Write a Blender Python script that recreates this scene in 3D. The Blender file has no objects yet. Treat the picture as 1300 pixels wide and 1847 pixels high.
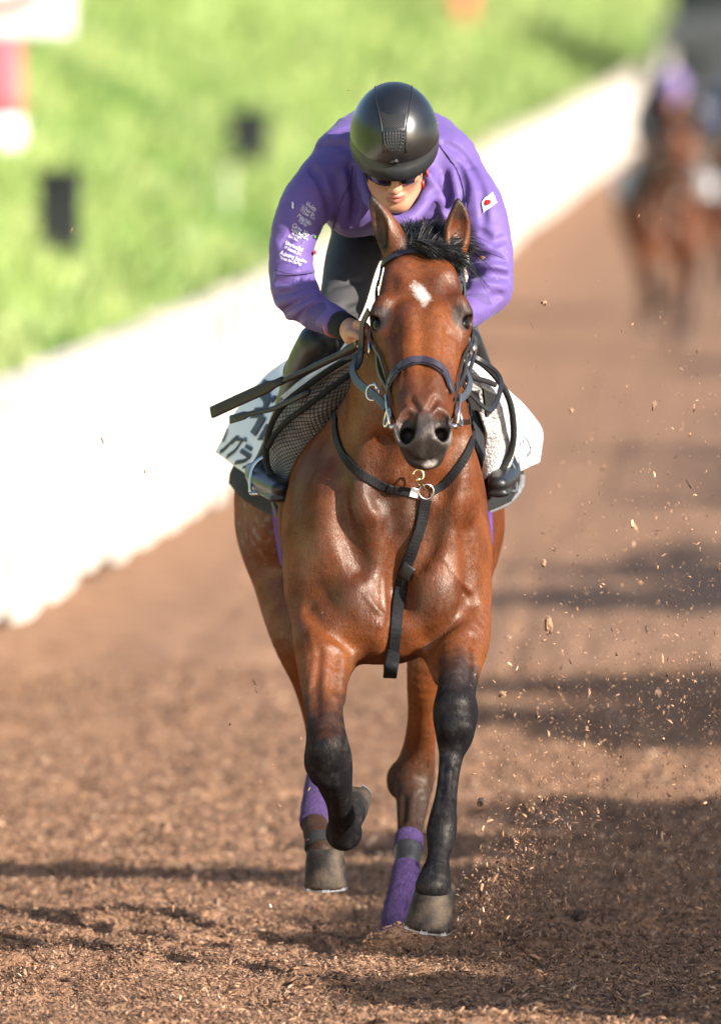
import bpy, bmesh, math, random
import numpy as np
from mathutils import Vector, Matrix

rng = np.random.default_rng(7)
random.seed(7)
SC = bpy.context.scene
COL = SC.collection
R = math.radians

# ------------------------------------------------------------------ camera, sky, sun, exposure
D, S0 = 26.0, 720.0                      # distance to the horse, photo pixels per metre there
FPX = S0 * D
VPX, VPY = 1225.0, 122.0                 # where the track's direction meets the horizon
CAMH = (1710 - VPY) / S0
BETA = math.atan((923.5 - VPY) / FPX)
ALPHA = math.atan((VPX - 650) / FPX * math.cos(BETA))
FWD = np.array([-math.sin(ALPHA) * math.cos(BETA), math.cos(ALPHA) * math.cos(BETA), -math.sin(BETA)])
RGT = np.array([math.cos(ALPHA), math.sin(ALPHA), 0.0])
UPV = np.cross(RGT, FWD)
CAM = np.array([0.0, -D, CAMH])

cam_data = bpy.data.cameras.new('camera')
cam = bpy.data.objects.new('camera', cam_data)
COL.objects.link(cam)
cam.matrix_world = Matrix(((RGT[0], UPV[0], -FWD[0], CAM[0]), (RGT[1], UPV[1], -FWD[1], CAM[1]),
                           (RGT[2], UPV[2], -FWD[2], CAM[2]), (0, 0, 0, 1)))
cam_data.sensor_fit = 'VERTICAL'
cam_data.sensor_height = 36
cam_data.lens = FPX / 1847 * 36
cam_data.clip_start = 0.5
cam_data.clip_end = 3000
cam_data.dof.use_dof = True
cam_data.dof.focus_distance = D - 0.78
cam_data.dof.aperture_fstop = 3.1
SC.camera = cam

SUN_AZ, SUN_EL = 52.0, 24.0              # azimuth to the right of the line back to the camera
SUN = np.array([math.sin(R(SUN_AZ)) * math.cos(R(SUN_EL)), -math.cos(R(SUN_AZ)) * math.cos(R(SUN_EL)), math.sin(R(SUN_EL))])
world = bpy.data.worlds.new('World')
SC.world = world
world.use_nodes = True
wn = world.node_tree
wn.nodes.clear()
sky = wn.nodes.new('ShaderNodeTexSky')
sky.sky_type = 'NISHITA'
sky.sun_disc = False
sky.sun_elevation = R(SUN_EL)
sky.sun_rotation = math.atan2(SUN[0], SUN[1])
bg = wn.nodes.new('ShaderNodeBackground')
bg.inputs['Strength'].default_value = 0.11
wo = wn.nodes.new('ShaderNodeOutputWorld')
wn.links.new(sky.outputs[0], bg.inputs[0])
wn.links.new(bg.outputs[0], wo.inputs[0])
sun_data = bpy.data.lights.new('sun', 'SUN')
sun_data.energy = 5.0
sun_data.angle = R(0.53)
sun_data.color = (1.0, 0.92, 0.81)
sun = bpy.data.objects.new('sun', sun_data)
COL.objects.link(sun)
sun.rotation_euler = Vector(-SUN).to_track_quat('-Z', 'Y').to_euler()
SC.view_settings.view_transform = 'Standard'
SC.view_settings.look = 'None'
SC.view_settings.gamma = 1.0
SC.view_settings.use_curve_mapping = False
SC.view_settings.exposure = 1.22
SC.render.engine = 'CYCLES'
SC.cycles.use_denoising = True
SC.cycles.max_bounces = 8
SC.cycles.transparent_max_bounces = 12
SC.cycles.sample_clamp_indirect = 6.0


def W(px, py, y):
    """world point seen at photo pixel (px, py) standing at depth y"""
    v = FWD + RGT * ((px - 650) / FPX) - UPV * ((py - 923.5) / FPX)
    return CAM + v * ((y - CAM[1]) / v[1])


def M(r, y=0.0):
    return r / S0 * (D + y) / D


# ------------------------------------------------------------------ numeric helpers
def vnoise(p, seed=0):
    """smooth value noise for an (n,3) array, 0..1"""
    p = np.asarray(p, float)
    i = np.floor(p).astype(np.int64)
    f = p - i
    f = f * f * (3 - 2 * f)
    out = 0
    for dx in (0, 1):
        for dy in (0, 1):
            for dz in (0, 1):
                h = (i[:, 0] + dx) * 374761393 + (i[:, 1] + dy) * 668265263 + (i[:, 2] + dz) * 2147483647 + seed * 974711
                h = (h ^ (h >> 13)) * 1274126177 & 0x7fffffff
                h = (h ^ (h >> 16)) & 0xffff
                w = (f[:, 0] if dx else 1 - f[:, 0]) * (f[:, 1] if dy else 1 - f[:, 1]) * (f[:, 2] if dz else 1 - f[:, 2])
                out = out + w * (h / 65535.0)
    return out


def fbm(p, octaves=4, seed=0):
    p = np.asarray(p, float)
    a, s, tot = 0.5, 0, 0
    for o in range(octaves):
        s = s + a * vnoise(p * 2 ** o + 17.3 * o, seed + o)
        tot += a
        a *= 0.5
    return s / tot


def spline(pts, n=8):
    """Catmull-Rom through rows of pts"""
    P = np.asarray(pts, float)
    if len(P) < 3:
        t = np.linspace(0, 1, n + 1)[:, None]
        return P[0] * (1 - t) + P[-1] * t
    Q = np.vstack([2 * P[0] - P[1], P, 2 * P[-1] - P[-2]])
    out = []
    for i in range(1, len(Q) - 2):
        t = np.linspace(0, 1, n, endpoint=False)[:, None]
        a, b, c, d = Q[i - 1], Q[i], Q[i + 1], Q[i + 2]
        out.append(0.5 * (2 * b + (c - a) * t + (2 * a - 5 * b + 4 * c - d) * t ** 2 + (3 * b - a - 3 * c + d) * t ** 3))
    out.append(P[-1:])
    return np.vstack(out)


def unit(v):
    v = np.asarray(v, float)
    return v / (np.linalg.norm(v, axis=-1, keepdims=True) + 1e-12)


def smooth01(x, a, b):
    t = np.clip((x - a) / (b - a), 0, 1)
    return t * t * (3 - 2 * t)


class Vol:
    """signed distance field on a grid; grown from rounded forms, turned into one continuous surface"""
    def __init__(s, xs, ys, zs):
        s.xs, s.ys, s.zs = [np.asarray(a, np.float32) for a in (xs, ys, zs)]
        s.F = np.full((len(xs), len(ys), len(zs)), 0.5, np.float32)

    def box(s, lo, hi):
        sl = []
        for a, l, h in zip((s.xs, s.ys, s.zs), lo, hi):
            i0 = max(0, int(np.searchsorted(a, l)) - 1)
            i1 = min(len(a), int(np.searchsorted(a, h)) + 1)
            sl.append(slice(i0, max(i1, i0 + 1)))
        sl = tuple(sl)
        return sl, s.xs[sl[0]][:, None, None], s.ys[sl[1]][None, :, None], s.zs[sl[2]][None, None, :]

    def comb(s, sl, d, k, op):
        G = s.F[sl]
        d = d.astype(np.float32)
        if op == 'add':
            h = np.maximum(k - np.abs(G - d), 0) / k
            s.F[sl] = np.minimum(G, d) - h * h * k * 0.25
        elif op == 'sub':
            d = -d
            h = np.maximum(k - np.abs(G - d), 0) / k
            s.F[sl] = np.maximum(G, d) + h * h * k * 0.25
        return s

    def ell(s, c, r, k=0.03, op='add', rot=None):
        c = np.asarray(c, float); r = np.asarray(r, float)
        m = (r if rot is None else np.full(3, r.max())) + k + 0.025
        sl, X, Y, Z = s.box(c - m, c + m)
        x, y, z = X - c[0], Y - c[1], Z - c[2]
        if rot is not None:
            A = np.array(rot)            # rows: local axes
            x, y, z = [A[i, 0] * x + A[i, 1] * y + A[i, 2] * z for i in range(3)]
        k0 = np.sqrt((x / r[0]) ** 2 + (y / r[1]) ** 2 + (z / r[2]) ** 2)
        k1 = np.sqrt((x / r[0] ** 2) ** 2 + (y / r[1] ** 2) ** 2 + (z / r[2] ** 2) ** 2) + 1e-6
        return s.comb(sl, k0 * (k0 - 1) / k1, k, op)

    def chain(s, pts, k=0.03, op='add', n=5, ax=(1, 1, 1)):
        """pts rows (x, y, z, r) in metres"""
        P = spline(pts, n)
        P[:, 3] = np.maximum(P[:, 3], 0.001)
        ax = np.asarray(ax, float)
        m = (P[:, 3].max() * ax.max() + k + 0.025)
        sl, X, Y, Z = s.box(P[:, :3].min(0) - m, P[:, :3].max(0) + m)
        best = np.full(np.broadcast_shapes(X.shape, Y.shape, Z.shape), 1.0, np.float32)
        for a, b in zip(P[:-1], P[1:]):
            mm = (max(a[3], b[3]) * ax.max() + k + 0.03)
            lo, hi = np.minimum(a[:3], b[:3]) - mm, np.maximum(a[:3], b[:3]) + mm
            s2, x, y, z = s.box(lo, hi)
            off = tuple(slice(q.start - p.start, q.stop - p.start) for q, p in zip(s2, sl))
            if any(o.start < 0 for o in off):
                off = tuple(slice(max(o.start, 0), o.stop) for o in off)
                x, y, z = X[off[0]], Y[:, off[1]], Z[:, :, off[2]]
            sub = best[off]
            x, y, z = x[:sub.shape[0]], y[:, :sub.shape[1]], z[:, :, :sub.shape[2]]
            ba = (b[:3] - a[:3]) / ax
            L = ba @ ba + 1e-12
            px, py, pz = (x - a[0]) / ax[0], (y - a[1]) / ax[1], (z - a[2]) / ax[2]
            t = np.clip((px * ba[0] + py * ba[1] + pz * ba[2]) / L, 0, 1)
            d = np.sqrt((px - t * ba[0]) ** 2 + (py - t * ba[1]) ** 2 + (pz - t * ba[2]) ** 2) - (a[3] + t * (b[3] - a[3]))
            best[off] = np.minimum(sub, d * ax.min())
        return s.comb(sl, best, k, op)

    def loft(s, A, e1, e2, e3, T, k=0.03, op='add'):
        """T rows: t(m), half width, front height, back depth, exponent"""
        T = np.asarray(T, float)
        A = np.asarray(A, float)
        m = T[:, 1:4].max() + k + 0.03
        ends = np.array([A + e1 * T[0, 0], A + e1 * T[-1, 0]])
        sl, X, Y, Z = s.box(ends.min(0) - m, ends.max(0) + m)
        x, y, z = X - A[0], Y - A[1], Z - A[2]
        t = e1[0] * x + e1[1] * y + e1[2] * z
        u = e2[0] * x + e2[1] * y + e2[2] * z
        v = e3[0] * x + e3[1] * y + e3[2] * z
        tt = np.linspace(T[0, 0], T[-1, 0], 120)
        dense = spline(T, 16)
        w = np.interp(t, dense[:, 0], dense[:, 1]); f = np.interp(t, dense[:, 0], dense[:, 2])
        b = np.interp(t, dense[:, 0], dense[:, 3]); p = np.interp(t, dense[:, 0], dense[:, 4])
        h = np.where(v > 0, f, b)
        q = (np.abs(u / w) ** p + np.abs(v / h) ** p) ** (1 / p)
        d = (q - 1) * np.minimum(w, h)
        cap = np.maximum(T[0, 0] - t, t - T[-1, 0])
        d = np.where(cap > 0, np.sqrt(np.maximum(d, 0) ** 2 + cap ** 2), np.maximum(d, -0.5))
        return s.comb(sl, d, k, op)

    def grad_at(s, P):
        e = 0.006
        g = np.stack([s.at(P + np.array(v) * e) - s.at(P - np.array(v) * e) for v in ((1, 0, 0), (0, 1, 0), (0, 0, 1))], -1)
        return unit(g)

    def at(s, P):
        P = np.atleast_2d(P)
        idx, fr = [], []
        for a, c in zip((s.xs, s.ys, s.zs), P.T):
            i = np.clip(np.searchsorted(a, c) - 1, 0, len(a) - 2)
            idx.append(i)
            fr.append(np.clip((c - a[i]) / (a[i + 1] - a[i]), 0, 1))
        o = 0
        for dx in (0, 1):
            for dy in (0, 1):
                for dz in (0, 1):
                    w = (fr[0] if dx else 1 - fr[0]) * (fr[1] if dy else 1 - fr[1]) * (fr[2] if dz else 1 - fr[2])
                    o = o + w * s.F[idx[0] + dx, idx[1] + dy, idx[2] + dz]
        return o

    def hits(s, pxy, y0=-1.8, y1=1.2):
        """first surface points along the sight lines through photo pixels, with their normals"""
        pxy = np.atleast_2d(np.asarray(pxy, float))
        A = np.array([W(a, b, y0) for a, b in pxy]); B = np.array([W(a, b, y1) for a, b in pxy])
        ts = np.arange(0, 1, .006 / (y1 - y0))
        lo, hi = np.array([s.xs[0], s.ys[0], s.zs[0]]), np.array([s.xs[-1], s.ys[-1], s.zs[-1]])
        best = np.full(len(A), 9.0); bt = np.zeros(len(A)); done = np.zeros(len(A), bool)
        for t in ts:
            if t * (y1 - y0) + y0 < s.ys[0] or t * (y1 - y0) + y0 > s.ys[-1]:
                continue
            f = s.at(A + (B - A) * t)
            up = (f < best) & ~done
            best[up] = f[up]; bt[up] = t
            done |= f < 0
            if done.all():
                break
        q = A + (B - A) * bt[:, None]
        for _ in range(3):
            g = s.grad_at(q)
            q = q - g * np.clip(s.at(q), -0.02, 0.02)[:, None]
        return q, s.grad_at(q)

    def hit(s, px, py, y0=-1.8, y1=1.2):
        p, n = s.hits([(px, py)], y0, y1)
        return p[0], n[0]

    def snap(s, P, off=0.0, it=6):
        P = np.array(P, float)
        for _ in range(it):
            g = s.grad_at(P)
            P = P - g * (s.at(P) - off)[:, None] * 0.9
        return P

    def mesh(s, smooth=2):
        F, xs, ys, zs = s.F, s.xs, s.ys, s.zs
        I = F < 0
        n = [d - 1 for d in F.shape]
        c = np.zeros(n, np.uint8)
        for a in (0, 1):
            for b in (0, 1):
                for d in (0, 1):
                    c += I[a:a + n[0], b:b + n[1], d:d + n[2]]
        cells = (c > 0) & (c < 8)
        idx = np.argwhere(cells)
        vid = np.full(n, -1, np.int32)
        vid[cells] = np.arange(len(idx), dtype=np.int32)
        i, j, k = idx.T
        acc = np.zeros((len(idx), 3)); cnt = np.zeros(len(idx))
        cor = [(a, b, d) for a in (0, 1) for b in (0, 1) for d in (0, 1)]
        for p in cor:
            for q in cor:
                if sum(q) - sum(p) == 1 and sum(abs(q[m] - p[m]) for m in range(3)) == 1:
                    fa = F[i + p[0], j + p[1], k + p[2]]; fb = F[i + q[0], j + q[1], k + q[2]]
                    cr = (fa < 0) != (fb < 0)
                    t = np.where(cr, fa / np.where(cr, fa - fb, 1), 0)
                    pa = np.stack([xs[i + p[0]], ys[j + p[1]], zs[k + p[2]]], -1)
                    pb = np.stack([xs[i + q[0]], ys[j + q[1]], zs[k + q[2]]], -1)
                    acc += np.where(cr[:, None], pa + (pb - pa) * t[:, None], 0)
                    cnt += cr
        V = acc / cnt[:, None]
        Q = []
        for ax in range(3):
            sl0 = [slice(None)] * 3; sl1 = [slice(None)] * 3
            sl0[ax] = slice(0, -1); sl1[ax] = slice(1, None)
            a, b = I[tuple(sl0)], I[tuple(sl1)]
            e = np.argwhere(a != b)
            o1, o2 = (ax + 1) % 3, (ax + 2) % 3
            ok = (e[:, o1] > 0) & (e[:, o2] > 0) & (e[:, o1] < n[o1]) & (e[:, o2] < n[o2])
            e = e[ok]
            ins = a[tuple(e.T)]
            vs = []
            for d1, d2 in ((-1, -1), (0, -1), (0, 0), (-1, 0)):
                f = e.copy(); f[:, o1] += d1; f[:, o2] += d2
                vs.append(vid[tuple(f.T)])
            q = np.stack(vs, -1)
            q[~ins] = q[~ins][:, ::-1]
            Q.append(q)
        Q = np.vstack(Q)
        V = laplace(V, Q, smooth)
        return V, Q


def laplace(V, Q, it, lam=0.5, mu=-0.52):
    E = np.vstack([Q[:, [0, 1]], Q[:, [1, 2]], Q[:, [2, 3]], Q[:, [3, 0]]])
    for s in range(it):
        for l in (lam, mu):
            num = np.stack([np.bincount(E[:, 0], V[E[:, 1], m], len(V)) + np.bincount(E[:, 1], V[E[:, 0], m], len(V)) for m in range(3)], -1)
            den = np.bincount(E[:, 0], minlength=len(V)) + np.bincount(E[:, 1], minlength=len(V))
            V = V + l * (num / np.maximum(den, 1)[:, None] - V)
    return V


# ------------------------------------------------------------------ object helpers
def origin(o):
    v = np.zeros(3)
    while o is not None:
        v += np.array(o.location)
        o = o.parent
    return v


def tag(o, label=None, cat=None, group=None, kind=None):
    for k, v in (('label', label), ('category', cat), ('group', group), ('kind', kind)):
        if v:
            o[k] = v
    return o


def empty(name, loc, label, cat, group=None):
    o = bpy.data.objects.new(name, None)
    COL.objects.link(o)
    o.location = [float(v) for v in loc]
    o.empty_display_size = 0.1
    return tag(o, label, cat, group)


def obj(name, V, F, m, parent=None, smooth=True, cols=None, uvs=None, loc=None):
    """link one mesh object; V in world coordinates"""
    V = np.asarray(V, float)
    o0 = origin(parent)
    if loc is not None:
        o0 = o0 * 0 + np.asarray(loc, float) if parent is None else o0
    V = V - o0
    me = bpy.data.meshes.new(name)
    if isinstance(F, np.ndarray) and F.ndim == 2:
        nf, nc = F.shape
        me.vertices.add(len(V)); me.vertices.foreach_set('co', V.astype(np.float32).ravel())
        me.loops.add(nf * nc); me.loops.foreach_set('vertex_index', F.astype(np.int32).ravel())
        me.polygons.add(nf)
        me.polygons.foreach_set('loop_start', np.arange(0, nf * nc, nc, dtype=np.int32))
        me.update(calc_edges=True)
    else:
        me.from_pydata([tuple(v) for v in V], [], [tuple(int(i) for i in f) for f in F])
    if cols is not None:
        a = me.color_attributes.new('col', 'FLOAT_COLOR', 'POINT')
        c = np.ones((len(V), 4), np.float32)
        c[:, :np.asarray(cols).shape[1]] = cols
        a.data.foreach_set('color', c.ravel())
    if uvs is not None:
        uv = me.uv_layers.new(name='uv')
        li = np.zeros(len(me.loops), np.int32); me.loops.foreach_get('vertex_index', li)
        uv.data.foreach_set('uv', np.asarray(uvs, np.float32)[li].ravel())
    if smooth:
        me.polygons.foreach_set('use_smooth', np.ones(len(me.polygons), bool))
    me.validate()
    me.materials.append(m)
    o = bpy.data.objects.new(name, me)
    COL.objects.link(o)
    if parent is not None:
        o.parent = parent
    elif loc is not None:
        o.location = [float(v) for v in loc]
    return o


def frames(P):
    T = unit(np.gradient(P, axis=0))
    n = np.array([0.0, 0, 1]) if abs(T[0, 2]) < 0.9 else np.array([0.0, 1, 0])
    N = []
    for t in T:
        n = unit(n - t * (n @ t))
        N.append(n)
    N = np.array(N)
    return T, N, np.cross(T, N)


def tube_mesh(P, r, ns=8, cap=True, flat=None):
    P = np.asarray(P, float)
    r = np.broadcast_to(np.asarray(r, float), (len(P),))
    T, N, B = frames(P)
    a = np.linspace(0, 2 * np.pi, ns, endpoint=False)
    V = (P[:, None] + r[:, None, None] * (np.cos(a)[None, :, None] * N[:, None] + np.sin(a)[None, :, None] * B[:, None])).reshape(-1, 3)
    F = []
    for i in range(len(P) - 1):
        for j in range(ns):
            F.append((i * ns + j, i * ns + (j + 1) % ns, (i + 1) * ns + (j + 1) % ns, (i + 1) * ns + j))
    if cap:
        F.append(tuple(range(ns))[::-1])
        F.append(tuple((len(P) - 1) * ns + j for j in range(ns)))
    return V, F


def rings_mesh(rings, closed=True, cap=(False, False)):
    """list of rings with the same vertex count"""
    n = len(rings[0]); V = np.vstack(rings); F = []
    for i in range(len(rings) - 1):
        for j in range(n if closed else n - 1):
            F.append((i * n + j, i * n + (j + 1) % n, (i + 1) * n + (j + 1) % n, (i + 1) * n + j))
    if cap[0]:
        F.append(tuple(range(n))[::-1])
    if cap[1]:
        F.append(tuple((len(rings) - 1) * n + j for j in range(n)))
    return V, F


def strap_mesh(P, N, width, thick=0.004, taper=None):
    """flat strap along P whose face points along N"""
    P = np.asarray(P, float); N = unit(N)
    T = unit(np.gradient(P, axis=0))
    B = unit(np.cross(T, N)); N = unit(np.cross(B, T))
    w = np.broadcast_to(np.asarray(width, float), (len(P),))[:, None] / 2
    h = thick
    prof = [(-1, 0), (-1, .7), (-.85, 1), (.85, 1), (1, .7), (1, 0)]
    rings = [[P[i] + B[i] * w[i] * a + N[i] * h * b for a, b in prof] for i in range(len(P))]
    return rings_mesh([np.array(r) for r in rings], True, (True, True))


def join(parts):
    V, F, n = [], [], 0
    for v, f in parts:
        V.append(np.asarray(v)); F += [tuple(int(q) + n for q in g) for g in f]; n += len(v)
    return np.vstack(V), F


def box_mesh(c, half, rot=None, bev=0.0):
    c = np.asarray(c, float); h = np.asarray(half, float)
    A = np.eye(3) if rot is None else np.asarray(rot, float)   # rows local axes
    if bev <= 0:
        pts = np.array([[x, y, z] for x in (-1, 1) for y in (-1, 1) for z in (-1, 1)], float) * h
        F = [(0, 1, 3, 2), (4, 6, 7, 5), (0, 4, 5, 1), (2, 3, 7, 6), (0, 2, 6, 4), (1, 5, 7, 3)]
        return c + pts @ A, F
    bm = bmesh.new()
    bmesh.ops.create_cube(bm, size=2)
    for v in bm.verts:
        v.co = Vector(h * np.array(v.co))
    bmesh.ops.bevel(bm, geom=list(bm.edges), offset=bev, segments=2, affect='EDGES')
    bm.verts.ensure_lookup_table()
    pts = np.array([v.co[:] for v in bm.verts]); F = [tuple(v.index for v in f.verts) for f in bm.faces]
    bm.free()
    return c + pts @ A, F


# ------------------------------------------------------------------ materials
def newmat(name):
    m = bpy.data.materials.new(name)
    m.use_nodes = True
    nt = m.node_tree
    return m, nt, nt.nodes['Principled BSDF']


def N_(nt, kind, **kw):
    n = nt.nodes.new(kind)
    for k, v in kw.items():
        if k in n.inputs:
            n.inputs[k].default_value = v
        else:
            setattr(n, k, v)
    return n


def noise_ramp(nt, scale, c0, c1, detail=5, lo=0.35, hi=0.65, vec=None, rough=0.55):
    nz = N_(nt, 'ShaderNodeTexNoise', Scale=scale, Detail=detail, Roughness=rough)
    if vec is not None:
        nt.links.new(vec, nz.inputs['Vector'])
    rp = nt.nodes.new('ShaderNodeValToRGB')
    rp.color_ramp.elements[0].position = lo; rp.color_ramp.elements[0].color = (*c0, 1)
    rp.color_ramp.elements[1].position = hi; rp.color_ramp.elements[1].color = (*c1, 1)
    nt.links.new(nz.outputs['Fac'], rp.inputs['Fac'])
    return nz, rp


def objvec(nt, scale=(1, 1, 1)):
    tc = nt.nodes.new('ShaderNodeTexCoord')
    mp = nt.nodes.new('ShaderNodeMapping')
    mp.inputs['Scale'].default_value = scale
    nt.links.new(tc.outputs['Object'], mp.inputs['Vector'])
    return mp.outputs['Vector']


def bump(nt, bsdf, height, strength=0.2, dist=0.01, prev=None):
    b = N_(nt, 'ShaderNodeBump', Strength=strength, Distance=dist)
    nt.links.new(height, b.inputs['Height'])
    if prev is not None:
        nt.links.new(prev, b.inputs['Normal'])
    nt.links.new(b.outputs['Normal'], bsdf.inputs['Normal'])
    return b.outputs['Normal']


def simple(name, c0, c1=None, rough=0.6, scale=40, metal=0.0, bstr=0.15, bscale=200, bdist=0.002, spec=0.5, coat=0.0, sheen=0.0, lo=.35, hi=.65, stretch=(1, 1, 1)):
    m, nt, b = newmat(name)
    c1 = c1 or tuple(v * 0.8 for v in c0)
    vec = objvec(nt, stretch)
    nz, rp = noise_ramp(nt, scale, c0, c1, vec=vec, lo=lo, hi=hi)
    nt.links.new(rp.outputs[0], b.inputs['Base Color'])
    b.inputs['Roughness'].default_value = rough
    b.inputs['Metallic'].default_value = metal
    b.inputs['Specular IOR Level'].default_value = spec
    b.inputs['Coat Weight'].default_value = coat
    b.inputs['Coat Roughness'].default_value = 0.15
    b.inputs['Sheen Weight'].default_value = sheen
    if bstr > 0:
        n2 = N_(nt, 'ShaderNodeTexNoise', Scale=bscale, Detail=4)
        nt.links.new(vec, n2.inputs['Vector'])
        bump(nt, b, n2.outputs['Fac'], bstr, bdist)
    return m


def attr_mat(name, rough=0.5, spec=0.5, nscale=60, namt=0.25, bscale=300, bstr=0.2, bdist=0.002, coat=0.0, sheen=0.0, stretch=(1, 1, 1), trans=0.0):
    """colour from the mesh's own 'col' attribute, broken up by noise"""
    m, nt, b = newmat(name)
    at = nt.nodes.new('ShaderNodeAttribute'); at.attribute_name = 'col'
    vec = objvec(nt, stretch)
    nz, rp = noise_ramp(nt, nscale, (1 - namt,) * 3, (1 + namt,) * 3, vec=vec)
    mx = nt.nodes.new('ShaderNodeMix'); mx.data_type = 'RGBA'; mx.blend_type = 'MULTIPLY'
    mx.inputs[0].default_value = 1.0
    nt.links.new(at.outputs['Color'], mx.inputs[6]); nt.links.new(rp.outputs[0], mx.inputs[7])
    nt.links.new(mx.outputs[2], b.inputs['Base Color'])
    b.inputs['Roughness'].default_value = rough
    b.inputs['Specular IOR Level'].default_value = spec
    b.inputs['Coat Weight'].default_value = coat
    b.inputs['Coat Roughness'].default_value = 0.35
    b.inputs['Sheen Weight'].default_value = sheen
    if trans:
        tr = nt.nodes.new('ShaderNodeBsdfTranslucent')
        nt.links.new(mx.outputs[2], tr.inputs['Color'])
        ms = nt.nodes.new('ShaderNodeMixShader'); ms.inputs[0].default_value = trans
        out = nt.nodes['Material Output']
        nt.links.new(b.outputs[0], ms.inputs[1]); nt.links.new(tr.outputs[0], ms.inputs[2]); nt.links.new(ms.outputs[0], out.inputs['Surface'])
    if bstr > 0:
        n2 = N_(nt, 'ShaderNodeTexNoise', Scale=bscale, Detail=4)
        nt.links.new(vec, n2.inputs['Vector'])
        bump(nt, b, n2.outputs['Fac'], bstr, bdist)
    return m

# ------------------------------------------------------------------ the setting: track, bank, boards, bridge
def gz(y):
    """height of the track: level here, climbing gently farther on"""
    y = np.asarray(y, float)
    return 0.004 * np.maximum(y - 48, 0) + 0.00009 * np.maximum(np.minimum(y, 160) - 60, 0) ** 2 + 0.014 * np.maximum(y - 160, 0)


def soil_h(x, y):
    p = np.stack([x * 1.0, y * 1.0, x * 0], -1)
    h = 0.075 * (fbm(p * np.array([2.2, 1.3, 1]), 3, 3) - 0.5)
    h += 0.055 * (fbm(p * 9.0, 3, 8) - 0.5)
    h += 0.020 * (fbm(p * 38.0, 2, 12) - 0.5)
    hole = smooth01(fbm(p * np.array([5.0, 3.2, 1]) + 40, 2, 21), 0.66, 0.80)
    mound = 0.055 * np.exp(-(((x + .745) / .11) ** 2 + ((y + .16) / .09) ** 2)) + 0.03 * np.exp(-(((x + .62) / .16) ** 2 + ((y + .05) / .16) ** 2))
    pit = 0.05 * np.exp(-(((x + .86) / .07) ** 2 + ((y - .12) / .14) ** 2))
    return h - 0.045 * hole + mound - pit


def axis_points(segs):
    out = []
    for a, b, st in segs:
        out.append(np.arange(a, b, st))
    out.append([segs[-1][1]])
    return np.concatenate(out)


gx = axis_points([(-70, -10, 10), (-10, -3, .7), (-3, -1.9, .15), (-1.9, .35, .018), (.35, 2, .11), (2, 10, .8), (10, 70, 10)])
gy = axis_points([(-30, -5, 2.5), (-5, -2.2, .12), (-2.2, 1.2, .016), (1.2, 4, .03), (4, 9, .08), (9, 25, .4), (25, 120, 2.5), (120, 420, 20), (420, 1600, 150)])
GX, GY = np.meshgrid(gx, gy, indexing='ij')
fade = smooth01(-np.abs(GX + 0.7), -14, -3) * smooth01(-GY, -60, -5)
GZ = gz(GY) + soil_h(GX.ravel(), GY.ravel()).reshape(GX.shape) * (0.35 + 0.65 * fade)
gv = np.stack([GX, GY, GZ], -1).reshape(-1, 3)
ni, nj = GX.shape
ii, jj = np.meshgrid(np.arange(ni - 1), np.arange(nj - 1), indexing='ij')
gf = np.stack([ii * nj + jj, (ii + 1) * nj + jj, (ii + 1) * nj + jj + 1, ii * nj + jj + 1], -1).reshape(-1, 4)

soil, nt, b = newmat('soil')
vec = objvec(nt)
_, r1 = noise_ramp(nt, 7, (0.225, 0.125, 0.073), (0.365, 0.213, 0.130), detail=8, vec=vec)
_, r2 = noise_ramp(nt, 90, (0.55, 0.5, 0.48), (1.15, 1.15, 1.15), detail=4, vec=vec)
mx = nt.nodes.new('ShaderNodeMix'); mx.data_type = 'RGBA'; mx.blend_type = 'MULTIPLY'; mx.inputs[0].default_value = 0.85
nt.links.new(r1.outputs[0], mx.inputs[6]); nt.links.new(r2.outputs[0], mx.inputs[7])
nt.links.new(mx.outputs[2], b.inputs['Base Color'])
b.inputs['Roughness'].default_value = 0.95
b.inputs['Specular IOR Level'].default_value = 0.15
n2 = N_(nt, 'ShaderNodeTexNoise', Scale=120, Detail=5); nt.links.new(vec, n2.inputs['Vector'])
bump(nt, b, n2.outputs['Fac'], 0.7, 0.012)
ground = obj('ground', gv, gf, soil)
tag(ground, 'brown woodchip training track under the galloping horse', kind='structure')

# ------------------------------------------------------------------ the horse
def C(*rows):
    """rows (px, py, depth, radius in px) -> metres"""
    return np.array([[*W(a, b, y), M(r, y)] for a, b, y, r in rows])


x0, x1 = W(395, 900, .5)[0], W(935, 900, .5)[0]
VH = Vol(np.arange(x0, x1, .005),
         np.concatenate([np.arange(-1.56, -.6, .005), np.arange(-.6, 1.05, .009)]),
         np.arange(0.0, 2.02, .005))

# trunk
VH.ell(W(690, 935, -.12), (.262, .62, .31), .05)
VH.ell(W(668, 870, .50), (.27, .42, .25), .08)
VH.chain(C((725, 700, -.42, 62), (700, 760, -.1, 75), (680, 740, .3, 80)), .10)
# hips and thighs
VH.ell(W(513, 905, .46), (.128, .30, .21), .06)
VH.ell(W(818, 915, .46), (.128, .30, .21), .06)
VH.chain(C((522, 960, .50, 84), (532, 1050, .36, 74), (549, 1140, .24, 62), (567, 1225, .26, 41), (580, 1295, .33, 33),
           (587, 1345, .35, 33), (580, 1385, .28, 25), (571, 1430, .15, 21), (567, 1475, .03, 22), (571, 1500, -.01, 25), (580, 1535, -.06, 25)), .05)
VH.chain(C((812, 965, .50, 84), (806, 1060, .34, 72), (790, 1150, .16, 56), (768, 1225, .14, 35), (762, 1290, .22, 27),
           (756, 1345, .31, 29), (747, 1400, .34, 37), (744, 1445, .30, 30), (739, 1500, .23, 23), (734, 1560, .15, 21),
           (722, 1640, .06, 25), (720, 1690, .0, 31)), .05)
VH.ell(W(714, 1408, .36), (.022, .03, .035), .04)
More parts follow.
